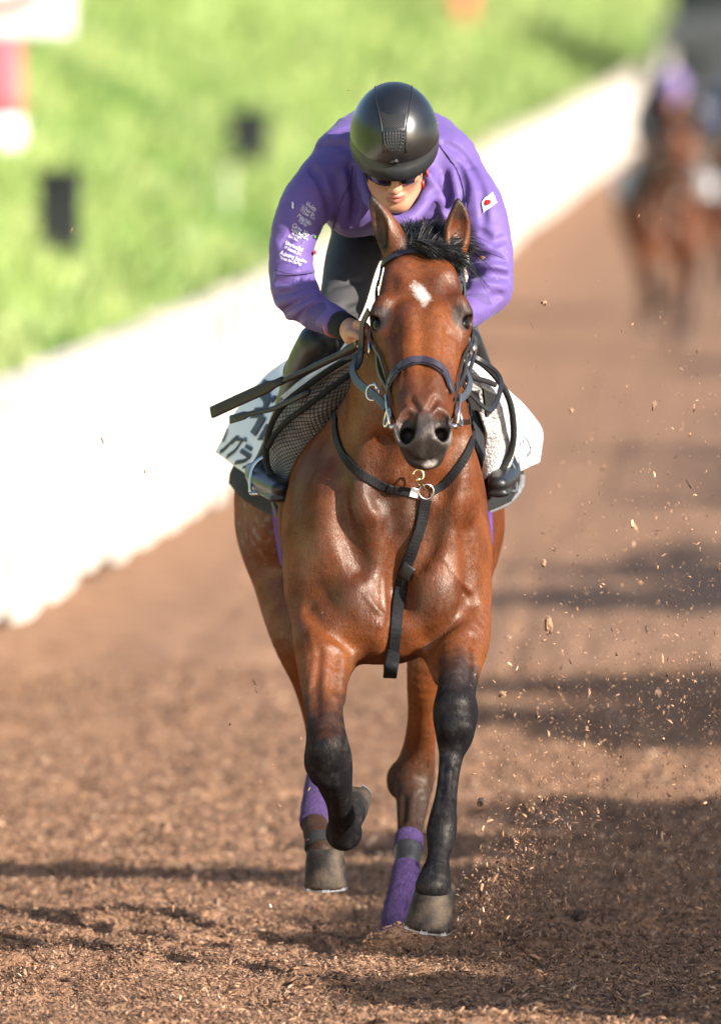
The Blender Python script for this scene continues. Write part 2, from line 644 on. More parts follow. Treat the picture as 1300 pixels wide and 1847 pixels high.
# shoulders, breast, forearms
VH.ell(W(592, 975, -.50), (.105, .20, .23), .06)
VH.ell(W(806, 975, -.50), (.105, .20, .23), .06)
VH.ell(W(700, 925, -.56), (.18, .25, .27), .08)
VH.ell(W(566, 1030, -.60), (.070, .15, .15), .05)
VH.ell(W(830, 1025, -.60), (.070, .15, .15), .05)
VH.ell(W(648, 1085, -.685), (.092, .135, .14), .05)
VH.ell(W(790, 1065, -.68), (.088, .135, .15), .05)
VH.ell(W(604, 960, -.70), (.075, .09, .16), .05)
VH.ell(W(808, 940, -.70), (.070, .09, .16), .05)
VH.ell(W(700, 1125, -.60), (.13, .22, .10), .05)
VH.chain(C((586, 1075, -.62, 63), (588, 1150, -.74, 60), (584, 1215, -.83, 46), (584, 1275, -.91, 35), (588, 1325, -.96, 36),
           (593, 1368, -.98, 42), (603, 1408, -.93, 33), (611, 1445, -.85, 24), (617, 1478, -.77, 25), (620, 1502, -.72, 30)), .035)
VH.chain(C((620, 1502, -.72, 29), (628, 1486, -.655, 24), (633, 1464, -.61, 27)), .02)
VH.chain(C((822, 1075, -.62, 62), (832, 1145, -.73, 53), (829, 1200, -.84, 40), (823, 1245, -.92, 35), (820, 1285, -.965, 40),
           (820, 1322, -.985, 35), (813, 1365, -1.0, 22), (805, 1430, -1.05, 19.5), (797, 1490, -1.1, 27), (795, 1510, -1.11, 26),
           (790, 1548, -1.15, 20.5), (781, 1600, -1.18, 33)), .03)
# inner muscle of forearms, elbow, knee plates
VH.chain(C((628, 1160, -.66, 26), (612, 1220, -.74, 18), (606, 1265, -.84, 14)), .03)
VH.chain(C((785, 1160, -.70, 30), (800, 1220, -.82, 20)), .03)
VH.ell(W(590, 1352, -1.02), (.040, .03, .045), .02)
VH.ell(W(590, 1398, -.985), (.040, .03, .03), .02)
VH.ell(W(820, 1272, -1.0), (.040, .03, .035), .02)
VH.ell(W(822, 1312, -1.02), (.040, .025, .03), .02)
VH.ell(W(846, 1290, -.93), (.018, .04, .035), .02)
VH.ell(W(562, 1372, -.94), (.018, .04, .035), .02)
VH.ell(W(796, 1512, -1.05), (.028, .03, .03), .02)       # ergot side of the fetlock
# neck
VH.chain(np.array([[*W(712, 880, -.44), .235], [*W(728, 775, -.60), .195], [*W(742, 660, -.78), .155], [*W(753, 560, -.90), .118],
                   [*W(757, 500, -.94), .095]]), .07, ax=(.80, 1, 1))
VH.chain(C((700, 700, -.75, 54), (690, 800, -.74, 60), (668, 900, -.76, 50)), .05)       # muscle along the neck
VH.chain(C((775, 720, -.75, 54), (800, 810, -.74, 54), (812, 890, -.74, 44)), .05)

# head: a loft down the face
HA, HB = W(757, 490, -.965), W(765, 815, -1.395)
e1 = unit(HB - HA)
e2 = unit(np.array([1.0, 0.03, 0.0]) - e1 * (np.array([1.0, 0.03, 0.0]) @ e1))
e3 = np.cross(e2, e1)
if e3[1] > 0:
    e3 = -e3
HL = np.linalg.norm(HB - HA)


def HP(t, u=0.0, v=0.0):
    """point in the head's own frame: fraction down the face, metres to the side, metres out of the face"""
    return HA + e1 * (t * HL) + e2 * u + e3 * v


HR = np.array([e2, e3, e1])
head_T = [(-.04, .070, .040, .08, 2.2), (.05, .090, .058, .11, 2.3), (.15, .101, .072, .14, 2.5), (.27, .103, .078, .155, 2.6),
          (.38, .091, .076, .155, 2.5), (.50, .086, .066, .135, 2.6), (.62, .077, .060, .105, 2.7), (.74, .069, .054, .082, 2.6),
          (.85, .062, .052, .074, 2.4), (.93, .056, .046, .066, 2.2), (.98, .043, .034, .05, 2.0)]
VH.loft(HA, e1, e2, e3, [(t * HL, w, f, b, p) for t, w, f, b, p in head_T], .035)
for sg in (-1, 1):
    VH.ell(HP(.40, sg * .062, -.085), (.040, .075, .095), .03, rot=HR)             # cheek
    VH.chain(np.array([[*HP(.27, sg * .088, .030), .030], [*HP(.33, sg * .099, .028), .026], [*HP(.40, sg * .088, .005), .020]]), .03)   # orbit
    VH.chain(np.array([[*HP(.22, sg * .070, .062), .020], [*HP(.27, sg * .089, .064), .018], [*HP(.315, sg * .108, .052), .012]]), .02)   # brow
    VH.chain(np.array([[*HP(.40, sg * .085, .000), .016], [*HP(.50, sg * .073, -.005), .014], [*HP(.60, sg * .061, -.008), .008]]), .02)   # facial crest
    VH.chain(np.array([[*HP(.34, sg * .030, .064), .018], [*HP(.50, sg * .027, .060), .016], [*HP(.70, sg * .022, .050), .014], [*HP(.84, sg * .014, .043), .012]]), .03)
    VH.ell(HP(.13, sg * .045, .060), (.040, .026, .055), .03, rot=HR)              # temple muscle
    VH.chain(np.array([[*HP(.44, sg * .066, .060), .010], [*HP(.55, sg * .060, .058), .008], [*HP(.66, sg * .054, .054), .005]]), .018, op='sub')
    VH.ell(HP(.340, sg * .110, .036), (.016, .016, .021), .010, 'sub', rot=HR)      # eye socket
    VH.ell(HP(.20, sg * .078, .080), (.016, .012, .024), .03, 'sub', rot=HR)        # hollow above the eye
# muzzle, nostrils, lips, chin
VH.ell(HP(.92, 0, .008), (.056, .044, .050), .03, rot=HR)
VH.ell(HP(.950, 0, -.030), (.047, .042, .046), .025, rot=HR)
VH.ell(HP(.935, 0.002, -.060), (.046, .030, .030), .008, rot=HR)
VH.ell(HP(.86, 0, -.070), (.040, .030, .045), .03, rot=HR)
for sg in (-1, 1):
    w = 1.10 if sg < 0 else 0.92
    VH.chain(np.array([[*HP(.845, sg * .032, .042), .011], [*HP(.868, sg * .052, .038), .011], [*HP(.915, sg * .057 * w, .026), .012],
                       [*HP(.96, sg * .048, .008), .014], [*HP(.965, sg * .030, .012), .013], [*HP(.92, sg * .021, .036), .011], [*HP(.875, sg * .022, .046), .011]]), .014)
    VH.chain(np.array([[*HP(.876, sg * .041, .064), .018 * w], [*HP(.903, sg * .041, .038), .0245 * w], [*HP(.945, sg * .038, .024), .021 * w], [*HP(.90, sg * .038, -.005), .015]]), .010, 'sub')
    VH.chain(np.array([[*HP(.80, sg * .030, .056), .006], [*HP(.86, sg * .014, .056), .006]]), .012, 'sub')
# ears
VH.chain(C((728, 472, -.955, 29), (714, 448, -.965, 27), (698, 414, -.975, 24), (682, 382, -.985, 15), (669, 354, -.99, 4)), .02)
VH.chain(C((690, 440, -.99, 9), (684, 410, -1.0, 14), (675, 382, -1.005, 10), (665, 360, -1.0, 2)), .008, 'sub')
VH.chain(C((802, 472, -.945, 28), (816, 448, -.955, 27), (824, 412, -.965, 24), (827, 382, -.975, 15), (825, 360, -.98, 4)), .02)
VH.chain(C((822, 450, -.99, 10), (828, 418, -.992, 17), (830, 388, -.995, 12), (827, 366, -.99, 2)), .008, 'sub')
# creases between muscles and raised veins, laid on the surface
def on_surface(rows, sink=0.0):
    P, N = VH.hits([r[:2] for r in rows])
    return np.array([[*(p - n * sink), M(r[2], p[1])] for p, n, r in zip(P, N, rows)])


for rows, k in ((((704, 900, 10), (713, 985, 13), (718, 1060, 14), (716, 1120, 14), (712, 1165, 8)), .045),
                (((616, 890, 4), (628, 970, 8), (650, 1025, 6)), .045),
                (((800, 880, 4), (776, 980, 7), (756, 1015, 5)), .045),
                (((556, 1100, 4), (590, 1135, 7), (630, 1168, 6)), .035),
                (((850, 1090, 4), (822, 1118, 7), (776, 1160, 6)), .035),
                (((690, 800, 6), (680, 860, 9), (684, 900, 6)), .05),
                (((826, 790, 4), (812, 850, 6), (796, 880, 4)), .05),
                                (((842, 960, 3), (846, 1020, 5), (842, 1070, 3)), .05),
                (((574, 1180, 3), (570, 1230, 4), (570, 1290, 3)), .03),
                (((606, 1180, 3), (602, 1240, 4)), .03),
                (((848, 1150, 3), (846, 1200, 4), (838, 1235, 3)), .03),
                (((801, 1385, 3), (794, 1440, 3.5)), .012), (((822, 1385, 3), (816, 1440, 3.5)), .012),
                (((728, 1440, 4), (726, 1480, 4)), .02), (((760, 1440, 4), (756, 1480, 4)), .02)):
    VH.chain(on_surface(rows), k, 'sub')
for rows, k in ((((729, 812, 2.2), (742, 826, 2.8), (765, 832, 3), (788, 826, 2.8), (802, 810, 2.2)), .010), (((772, 790, 2), (769, 806, 2.6), (767, 822, 2)), .014)):
    VH.chain(on_surface(rows), k, 'sub')
for rows in (((660, 1075, 2.2), (676, 1098, 2.4), (690, 1110, 2)), ((690, 1050, 2), (694, 1100, 2.4), (686, 1130, 2)),
             ((560, 1140, 2), (568, 1190, 2.2), (560, 1240, 2)), ((800, 1010, 2), (826, 1045, 2.4), (846, 1066, 1.5)),
             ((722, 700, 1.6), (728, 640, 1.8), (722, 600, 1.4)), ((806, 705, 1.6), (800, 650, 1.8), (806, 610, 1.4)),
             ((836, 1140, 2), (852, 1180, 2.2), (856, 1215, 2))):
    VH.chain(on_surface(rows, .001), .012)

hv, hf = VH.mesh(2)

# coat colours: bay with dark points, pale star, grey muzzle
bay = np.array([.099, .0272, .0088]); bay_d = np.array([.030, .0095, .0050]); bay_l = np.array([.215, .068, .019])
blk = np.array([.009, .0085, .010]); grey = np.array([.052, .039, .036])


def near_chain(V, rows, rad):
    P = spline(C(*rows)[:, :3], 6)
    d = np.full(len(V), 9.0)
    for a, b2 in zip(P[:-1], P[1:]):
        ab = b2 - a
        t = np.clip(((V - a) @ ab) / (ab @ ab), 0, 1)
        d = np.minimum(d, np.linalg.norm(V - a - t[:, None] * ab, axis=1))
    return np.clip(1 - d / rad, 0, 1)


nzv = fbm(hv * 9, 3, 5); nzf = fbm(hv * 60, 2, 9); nzh = fbm(hv * np.array([120, 40, 60]), 2, 19)
col = bay + (bay_l - bay) * smooth01(nzv, .45, .75)[:, None] * .35
chest_shade_ = smooth01(-np.linalg.norm((hv - W(690, 925, -.85)) / np.array([1, 1.2, 1.5]), axis=1), -.17, -.05)  # shade under the head and neck, put into the coat colour at chest centre
col = col + (bay_d - col) * (chest_shade_ * .45 + smooth01(nzv, .52, .30) * .35)[:, None]
fore_ = (hv[:, 1] < -.55) * smooth01(-hv[:, 2], -.90, -.74)
col = col + (bay_l - col) * (fore_ * .5)[:, None]
col = col + (bay_l - col) * ((hv[:, 1] > .05) * smooth01(-hv[:, 2], -1.0, -.8) * .35)[:, None]
t_belly = smooth01(-hv[:, 2], -.92, -.80) * (hv[:, 1] > -.5)
col = col + (bay_d - col) * (smooth01(hv[:, 2], 1.25, 1.5) * (hv[:, 1] > -.7) * .45)[:, None]


def mixc(c, k):
    global col
    k = np.clip(k, 0, 1)[:, None]
    col = col * (1 - k) + c * k


wob = (nzv - .5) * .10 + (nzf - .5) * .05
fl = near_chain(hv, ((584, 1200, -.85, 0), (588, 1325, -.95, 0), (593, 1368, -.98, 0), (612, 1445, -.85, 0), (620, 1502, -.72, 0), (640, 1450, -.6, 0)), .16) > 0
mixc(blk, fl * smooth01(-hv[:, 2] + wob * 1.8, -.80, -.58) * (hv[:, 1] < -.45) * (hv[:, 0] < W(690, 1300, -.9)[0]))
fr = (hv[:, 1] < -.5) & (hv[:, 0] > W(690, 1300, -.9)[0]) & (hv[:, 2] < 1.0)
front_face = smooth01(-hv[:, 1] + wob * 1.5 - .6 * np.abs(hv[:, 0] - W(834, 1180, -.85)[0]), .80, .90)
mixc(blk, fr * np.maximum(smooth01(-hv[:, 2] + wob * 1.6, -.76, -.62), smooth01(-hv[:, 2] + wob * 1.4, -.95, -.68) * front_face))
hind = (hv[:, 1] > -.45) & (hv[:, 2] < .62)
mixc(blk, hind * smooth01(-hv[:, 2] + wob * 1.3, -.50, -.36) * .95)
mixc(np.array([.05, .026, .016]), hind * smooth01(-hv[:, 2] + wob, -.56, -.44) * .5)
# dust on the lower legs and hip shine
mixc(np.array([.10, .085, .075]), (hv[:, 2] < .62) * smooth01(nzh, .52, .75) * .12)
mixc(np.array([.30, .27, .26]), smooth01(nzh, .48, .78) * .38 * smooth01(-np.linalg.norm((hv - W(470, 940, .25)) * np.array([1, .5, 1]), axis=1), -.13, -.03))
# head
ht = ((hv - HA) @ e1) / HL; hu = (hv - HA) @ e2; hw = (hv - HA) @ e3
inhead = (hv[:, 1] < -1.0) & (hw > -.2) & (hv[:, 2] > 1.16)
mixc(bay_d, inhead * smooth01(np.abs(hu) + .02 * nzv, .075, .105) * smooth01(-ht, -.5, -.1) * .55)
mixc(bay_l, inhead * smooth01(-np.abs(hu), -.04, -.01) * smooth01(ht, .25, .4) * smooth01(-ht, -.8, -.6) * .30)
mixc(grey, inhead * smooth01(ht + wob * .5, .80, .92) * .92)
mixc(np.array([.019, .017, .017]), inhead * smooth01(ht + wob * .4, .86, .98) * .85)
mixc(np.array([.16, .145, .135]), inhead * smooth01(ht, .86, .9) * smooth01(hu, .045, .065) * .6)
mixc(np.array([.62, .56, .53]), inhead * smooth01(-np.linalg.norm((hv - VH.hit(776, 838)[0]) / np.array([1.5, 1, 1]), axis=1) + (nzf - .5) * .02, -.016, -.005) * .62)
for sg in (-1, 1):
    dn = np.linalg.norm((hv - HP(.905, sg * .042, .012)) , axis=1)
    mixc(np.array([.02, .016, .016]), inhead * smooth01(-dn, -.034, -.022))
    de = np.linalg.norm((hv - HP(.335, sg * .100, .046)), axis=1)
    mixc(np.array([.018, .014, .014]), inhead * smooth01(-de + (nzf - .5) * .01, -.042, -.024) * .9)
    dt = np.linalg.norm((np.stack([hu, (ht - .10) * HL], -1) - np.array([sg * .030, 0])) / np.array([1, .75]), axis=1)
    mixc(np.array([.10, .034, .015]), inhead * (hw > .03) * smooth01(-np.abs(dt - .024), -.008, -.002) * .55)
st = np.stack([hu + .002 - .012 * (ht - .24) / .06, (ht - .245) * HL], -1) / np.array([.020, .036])
dst = np.linalg.norm(st, axis=1) + (nzf - .5) * 1.5 + (nzh - .5) * .7
star = inhead * (hw > .03) * np.clip(1.45 - np.linalg.norm(st, axis=1), 0, 1.4)
mixc(np.array([.62, .55, .52]), inhead * (hw > .03) * smooth01(-np.linalg.norm(np.stack([hu - .008, (ht - .30) * HL], -1) / np.array([.010, .03]), axis=1) + (nzf - .5), -1.0, -.5) * .35)
for rows in (((690, 440, -.99, 0), (684, 410, -1.0, 0), (675, 382, -1.005, 0), (666, 362, -1.0, 0)), ((822, 450, -.99, 0), (828, 418, -.992, 0), (830, 388, -.995, 0), (827, 368, -.99, 0))):
    mixc(np.array([.020, .012, .009]), (hv[:, 2] > W(0, 470, -.97)[2]) * smooth01(near_chain(hv, rows, .030), .22, .42) * (.55 + .6 * nzf))
mixc(blk, (hv[:, 2] > W(0, 452, -.95)[2]) * smooth01(hv[:, 0], W(722, 450, -1)[0], W(735, 450, -1)[0]) * smooth01(-hv[:, 0], -W(806, 450, -1)[0], -W(795, 450, -1)[0]))
mixc(blk, (hv[:, 2] > W(0, 455, -.97)[2]) * smooth01(hv[:, 2], W(0, 385, -.97)[2], W(0, 352, -.97)[2]) * .8)
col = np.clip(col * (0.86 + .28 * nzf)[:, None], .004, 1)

coat, nt, b = newmat('horse_coat')
at = nt.nodes.new('ShaderNodeAttribute'); at.attribute_name = 'col'
vec = objvec(nt, (1, 1, .35))
_, rp = noise_ramp(nt, 420, (.68,) * 3, (1.36,) * 3, vec=vec, detail=3)
mx = nt.nodes.new('ShaderNodeMix'); mx.data_type = 'RGBA'; mx.blend_type = 'MULTIPLY'; mx.inputs[0].default_value = 1
nt.links.new(at.outputs['Color'], mx.inputs[6]); nt.links.new(rp.outputs[0], mx.inputs[7])
# white hairs of the star fray out into the bay
vs_ = objvec(nt, (1, 1, .4))
ns_ = N_(nt, 'ShaderNodeTexNoise', Scale=260, Detail=4); nt.links.new(vs_, ns_.inputs['Vector'])
n3_ = N_(nt, 'ShaderNodeTexNoise', Scale=60, Detail=3); nt.links.new(vs_, n3_.inputs['Vector'])
ad_ = N_(nt, 'ShaderNodeMath', operation='MULTIPLY_ADD'); ad_.inputs[1].default_value = 1.1; nt.links.new(ns_.outputs['Fac'], ad_.inputs[0]); nt.links.new(at.outputs['Alpha'], ad_.inputs[2])
a2_ = N_(nt, 'ShaderNodeMath', operation='MULTIPLY_ADD'); a2_.inputs[1].default_value = .9; nt.links.new(n3_.outputs['Fac'], a2_.inputs[0]); nt.links.new(ad_.outputs[0], a2_.inputs[2])
mr_ = N_(nt, 'ShaderNodeMapRange'); mr_.inputs[1].default_value = 1.34; mr_.inputs[2].default_value = 2.3; mr_.inputs[4].default_value = .92
nt.links.new(a2_.outputs[0], mr_.inputs[0])
m2_ = nt.nodes.new('ShaderNodeMix'); m2_.data_type = 'RGBA'; m2_.inputs[7].default_value = (.62, .585, .56, 1)
nt.links.new(mr_.outputs[0], m2_.inputs[0]); nt.links.new(mx.outputs[2], m2_.inputs[6])
# short hair: a soft body colour under an even, broken gloss
nt.nodes.remove(b)
df = nt.nodes.new('ShaderNodeBsdfDiffuse'); df.inputs['Roughness'].default_value = .3
nt.links.new(m2_.outputs[2], df.inputs['Color'])
gl = nt.nodes.new('ShaderNodeBsdfGlossy'); gl.inputs['Color'].default_value = (1, .90, .82, 1)
mxs = nt.nodes.new('ShaderNodeMixShader')
vec2 = objvec(nt)
rn_, rr_ = noise_ramp(nt, 70, (.30,) * 3, (.58,) * 3, vec=vec, detail=4)
nt.links.new(rr_.outputs[0], gl.inputs['Roughness'])
fn_, fr_ = noise_ramp(nt, 9, (.022,) * 3, (.058,) * 3, vec=vec2, detail=3)
ga_ = nt.nodes.new('ShaderNodeAttribute'); ga_.attribute_name = 'gloss'
gm_ = N_(nt, 'ShaderNodeMath', operation='MULTIPLY'); nt.links.new(fr_.outputs[0], gm_.inputs[0]); nt.links.new(ga_.outputs['Fac'], gm_.inputs[1])
nt.links.new(gm_.outputs[0], mxs.inputs[0])
nt.links.new(df.outputs[0], mxs.inputs[1]); nt.links.new(gl.outputs[0], mxs.inputs[2])
nt.links.new(mxs.outputs[0], nt.nodes['Material Output'].inputs['Surface'])
prev = None
for sc_, st_2, di_, vv in ((24, .20, .010, vec2), (110, .35, .0035, vec), (430, .75, .0016, vec)):
    na = N_(nt, 'ShaderNodeTexNoise', Scale=sc_, Detail=3); nt.links.new(vv, na.inputs['Vector'])
    bp_ = N_(nt, 'ShaderNodeBump', Strength=st_2, Distance=di_)
    nt.links.new(na.outputs['Fac'], bp_.inputs['Height'])
    if prev is not None:
        nt.links.new(prev, bp_.inputs['Normal'])
    prev = bp_.outputs['Normal']
nt.links.new(prev, df.inputs['Normal']); nt.links.new(prev, gl.inputs['Normal'])

HORSE0 = np.array([W(700, 1700, -.2)[0], -.2, 0.0])
horse = empty('horse', HORSE0, 'bay racehorse with white star galloping towards the camera', 'horse')
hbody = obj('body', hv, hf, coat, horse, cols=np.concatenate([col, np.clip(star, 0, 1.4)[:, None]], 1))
ga = hbody.data.attributes.new('gloss', 'FLOAT', 'POINT')
ga.data.foreach_set('value', (1.0 - .62 * smooth01(-hv[:, 2], -.80, -.62) - .15 * inhead).astype(np.float32))

m_eye = simple('horse_eye', (.004, .003, .003), (.008, .005, .004), rough=.06, bstr=0, spec=.22)


def ball(c, r, rot=None, nu=20, nv=12):
    rings = []
    for i in range(nv + 1):
        a = math.pi * i / nv
        t = np.linspace(0, 2 * np.pi, nu, endpoint=False)
        rings.append(np.stack([np.sin(a) * np.cos(t), np.sin(a) * np.sin(t), np.full(nu, np.cos(a))], -1) + 1e-6)
    V, F = rings_mesh(rings)
    V = V * np.asarray(r)
    if rot is not None:
        V = V @ np.asarray(rot)
    return V + np.asarray(c), [f for f in F]


for sg in (-1, 1):
    obj('eye', *ball(HP(.340, sg * .095, .026), (.021, .021, .024), HR), m_eye, horse)

# hooves with shoes, mane, forelock, tail
m_hoof = simple('hoof_horn', (.014, .012, .011), (.090, .064, .045), rough=.7, scale=18, bstr=.5, bscale=140, bdist=.004, lo=.40, hi=.70, spec=.25)
m_shoe = simple('shoe_metal', (.42, .42, .44), (.30, .29, .28), rough=.42, metal=.8, scale=30)
m_hair = simple('black_horse_hair', (.006, .006, .008), (.016, .015, .017), rough=.5, scale=90, bstr=0, spec=.3, stretch=(3, 3, .4))


def make_hoof(top, down, fwd, r0, r1, h):
    """horn capsule: top centre, axis down, toe direction, coronet and ground radii, height"""
    top = np.asarray(top, float); down = unit(down)
    fwd = unit(np.asarray(fwd) - down * (np.asarray(fwd) @ down)); side = np.cross(down, fwd)
    rings = []
    a = np.linspace(0, 2 * np.pi, 28, endpoint=False)
    for t in (-.10, 0, .06, .3, .6, .88, 1.0, 1.0, .96):
        tt = max(t, 0)
        r = r0 + (r1 - r0) * (tt ** .75 if tt < .9 else .97)
        if t < 0: r = r0 * .86
        sh = .35 * h * tt
        inner = 1.0
        if len(rings) == 7: inner = .80
        if len(rings) == 8: inner = .55
        x = np.cos(a); y = np.sin(a)
        heel = 1.0 - .22 * smooth01(-x, .35, .9)
        ring = top + down * h * t + fwd * sh * .45 + (x * heel * r * inner)[:, None] * fwd + (y * r * .94 * inner)[:, None] * side
        rings.append(ring)
    V, F = rings_mesh(rings, True, (True, True))
    o = obj('hoof', V, F, m_hoof, horse)
    aa = np.linspace(-2.5, 2.5, 30)
    c = top + down * (h * 1.02) + fwd * .35 * h * .45
    P = c + (np.cos(aa) * r1 * .90)[:, None] * fwd + (np.sin(aa) * r1 * .84)[:, None] * side
    v1 = strap_mesh(P, np.tile(unit(np.cross(down, fwd)) * 0 + down, (30, 1)), r1 * .20, .0045)
    parts = [v1]
    tip = c + fwd * r1 * 1.03 - down * .002
    for q, hh in ((0, .016), (.9, .010), (-.9, .010)):
        cc = c + (math.cos(q) * r1 * 1.005) * fwd + (math.sin(q) * r1 * .95) * side
        tn = -math.sin(q) * fwd + math.cos(q) * side
        lean = -down * hh - (math.cos(q) * fwd + math.sin(q) * side) * hh * .30
        parts.append((np.array([cc - tn * .010 + down * .004, cc + tn * .010 + down * .004, cc + tn * .003 + lean, cc - tn * .003 + lean]), [(0, 1, 2, 3)]))
    obj('horseshoe', *join(parts), m_shoe, o, smooth=False)
    return o


make_hoof(W(783, 1606, -1.17), (-.16, .10, -1), (-.16, -1, -.28), .048, .061, .090)
make_hoof(W(586, 1535, -.065), (.02, .08, -1), (.05, -1, -.26), .049, .058, .088)
make_hoof(W(632, 1472, -.618), (.05, .74, .60), (.1, .60, -.75), .038, .048, .080)
make_hoof(W(721, 1700, .0), (-.05, -.35, -1), (0, -1, .05), .046, .056, .080)


def strands(roots, dirs, lens, width, curl=.02, seed=1, segs=5, grav=.35, out=None):
    """a lock of hair: every strand a thin tapering ribbon"""
    g = np.random.default_rng(seed)
    V, F = [], []
    for p, d, L in zip(roots, dirs, lens):
        p = np.asarray(p, float); d = unit(d)
        w = width * g.uniform(.6, 1.3)
        sd = unit(np.cross(d, g.normal(size=3)))
        cv = g.normal(size=3) * curl
        base = len(V)
        for i in range(segs + 1):
            t = i / segs
            q = p + d * L * t + np.array([0, 0, -grav]) * L * t * t + cv * t * t
            ww = w * (1 - t) ** .6 + .0002
            V += [q - sd * ww, q + sd * ww]
        for i in range(segs):
            F.append((base + 2 * i, base + 2 * i + 1, base + 2 * i + 3, base + 2 * i + 2))
    return np.array(V), np.array(F)


g = np.random.default_rng(3)
# forelock and top of the mane between the ears, blown back and to the horse's left
roots, dirs, lens = [], [], []
for c in range(260):
    a, b2 = g.uniform(0, 1), g.uniform(0, 1)
    cx, cy, cd = 712 + 96 * a, 460 - 8 * math.sin(a * 3.1), -.995 + .14 * b2
    d0 = np.array([max(-.38, (a - .52) * 1.0) + .20 + g.normal() * .10, .50 + g.normal() * .15, .85 + g.normal() * .12])
    L0 = g.uniform(.105, .165) * (.62 + .45 * math.sin(a * 3.1))
    for i in range(44):
        roots.append(W(cx, cy, cd) + g.normal(size=3) * .006)
        dirs.append(d0 + g.normal(size=3) * .045); lens.append(L0 * g.uniform(.75, 1.1))
for c in range(46):
    a = g.uniform(0, 1)
    cx, cy, cd = 742 + 66 * a, 444 + 16 * a + g.normal() * 5, -1.0 + .02 * g.normal()
    d0 = np.array([1.0, -.10 + g.normal() * .10, .12 + .14 * g.normal()]); L0 = g.uniform(.05, .085) * (1.1 - .4 * a)
    for i in range(44):
        roots.append(W(cx, cy, cd) + g.normal(size=3) * .005)
        dirs.append(d0 + g.normal(size=3) * .06); lens.append(L0 * g.uniform(.75, 1.1))
V, F = strands(roots, dirs, lens, .0012, .010, 4, 6, .55)
obj('forelock', V, F, m_hair, horse, smooth=False)
roots, dirs, lens = [], [], []
for i in range(4200):
    t = g.uniform(0, 1)
    p = W(757, 462, -.90) * (1 - t) + W(728, 640, -.42) * t
    roots.append(p + np.array([g.normal() * .012, g.normal() * .01, .03 + .01 * math.sin(t * 3)]))
    dirs.append(np.array([.45 + g.normal() * .25, .6 + g.normal() * .2, .55 + g.normal() * .25]))
    lens.append(g.uniform(.04, .085))
for i in range(45):
    roots.append(W(808 + g.uniform(0, 26), 420 + g.uniform(0, 40), -.90)); dirs.append(np.array([1, .1, .0 + .3 * g.normal()])); lens.append(g.uniform(.04, .09))
V, F = strands(roots, dirs, lens, .0016, .03, 5, 6, .9)
obj('mane', V, F, m_hair, horse, smooth=False)
roots, dirs, lens = [], [], []
for i in range(1400):
    t = g.uniform(0, 1)
    roots.append(W(665, 800, .93) + np.array([g.normal() * .02, g.normal() * .015, g.normal() * .02 - .05 * t]))
    dirs.append(np.array([g.normal() * .10, 1.0 + g.normal() * .12, .15 + g.normal() * .10]))
    lens.append(g.uniform(.35, .75))
V, F = strands(roots, dirs, lens, .003, .05, 6, 7, .35)
obj('tail', V, F, m_hair, horse, smooth=False)

# ------------------------------------------------------------------ the rider
RIDER0 = np.array([W(690, 640, -.3)[0], -.3, 1.45])
person = empty('person', RIDER0, 'rider in purple jacket and black helmet crouching over the bay horse', 'person')

m_skin = simple('skin', (.52, .275, .18), (.46, .225, .145), rough=.48, scale=30, bstr=.12, bscale=400, bdist=.001)
m_purple = simple('purple_jacket_cloth', (.108, .065, .240), (.122, .075, .262), rough=.60, scale=6, bstr=.18, bscale=30, bdist=.01, spec=.35, sheen=.08)
m_purple_rib = simple('purple_rib_knit', (.098, .066, .20), (.08, .052, .175), rough=.8, scale=150, bstr=.5, bscale=250, bdist=.003)
m_breech = simple('grey_breeches', (.034, .033, .037), (.041, .04, .044), rough=.75, scale=20, bstr=.2, bscale=25, bdist=.01)
m_leather = simple('black_boot_leather', (.006, .006, .007), (.011, .011, .013), rough=.42, scale=18, bstr=.15, bscale=40, bdist=.006, spec=.5)
m_helmet = simple('black_helmet_shell', (.006, .006, .007), (.008, .008, .009), rough=.30, scale=60, bstr=.03, bscale=900, bdist=.0005, spec=.8)
m_black = simple('black_trim', (.006, .006, .007), (.009, .009, .01), rough=.5, scale=60)
m_visor = simple('grey_visor_rim', (.024, .027, .030), (.020, .022, .025), rough=.45, scale=60, bstr=.05)
m_lens = simple('dark_lens', (.008, .007, .008), (.010, .009, .01), rough=.08, bstr=0, coat=.5)
m_cotton = simple('black_cotton', (.006, .006, .007), (.010, .010, .011), rough=.9, scale=200, bstr=.4, bscale=500)
m_red = simple('red_plastic', (.42, .018, .020), rough=.4, bstr=0)
m_white_print = simple('white_print', (.80, .79, .80), (.70, .69, .72), rough=.7, scale=80, bstr=0)

rx0, rx1 = W(470, 400, -.3)[0], W(940, 400, -.3)[0]
GRID = (np.arange(rx0, rx1, .0045), np.concatenate([np.arange(-.98, -.6, .004), np.arange(-.6, .30, .008)]), np.arange(1.08, 2.22, .0045))

# head frame: pitched down, looking at the horse's ears
HP_ = R(36)
hf_ = unit(np.array([.03, -math.cos(HP_), -math.sin(HP_)]))
hu_ = unit(np.array([0.0, -math.sin(HP_), math.cos(HP_)]))
hr_ = np.cross(hu_, hf_); hr_ = hr_ if hr_[0] > 0 else -hr_
hu_ = np.cross(hr_, hf_); hu_ = hu_ if hu_[2] > 0 else -hu_
HC = W(711, 248, -.66)
HROT = np.array([hr_, hf_, hu_])


def hd(r, f, u):
    return HC + hr_ * r + hf_ * f + hu_ * (u * (1.17 if u < 0 else 1))


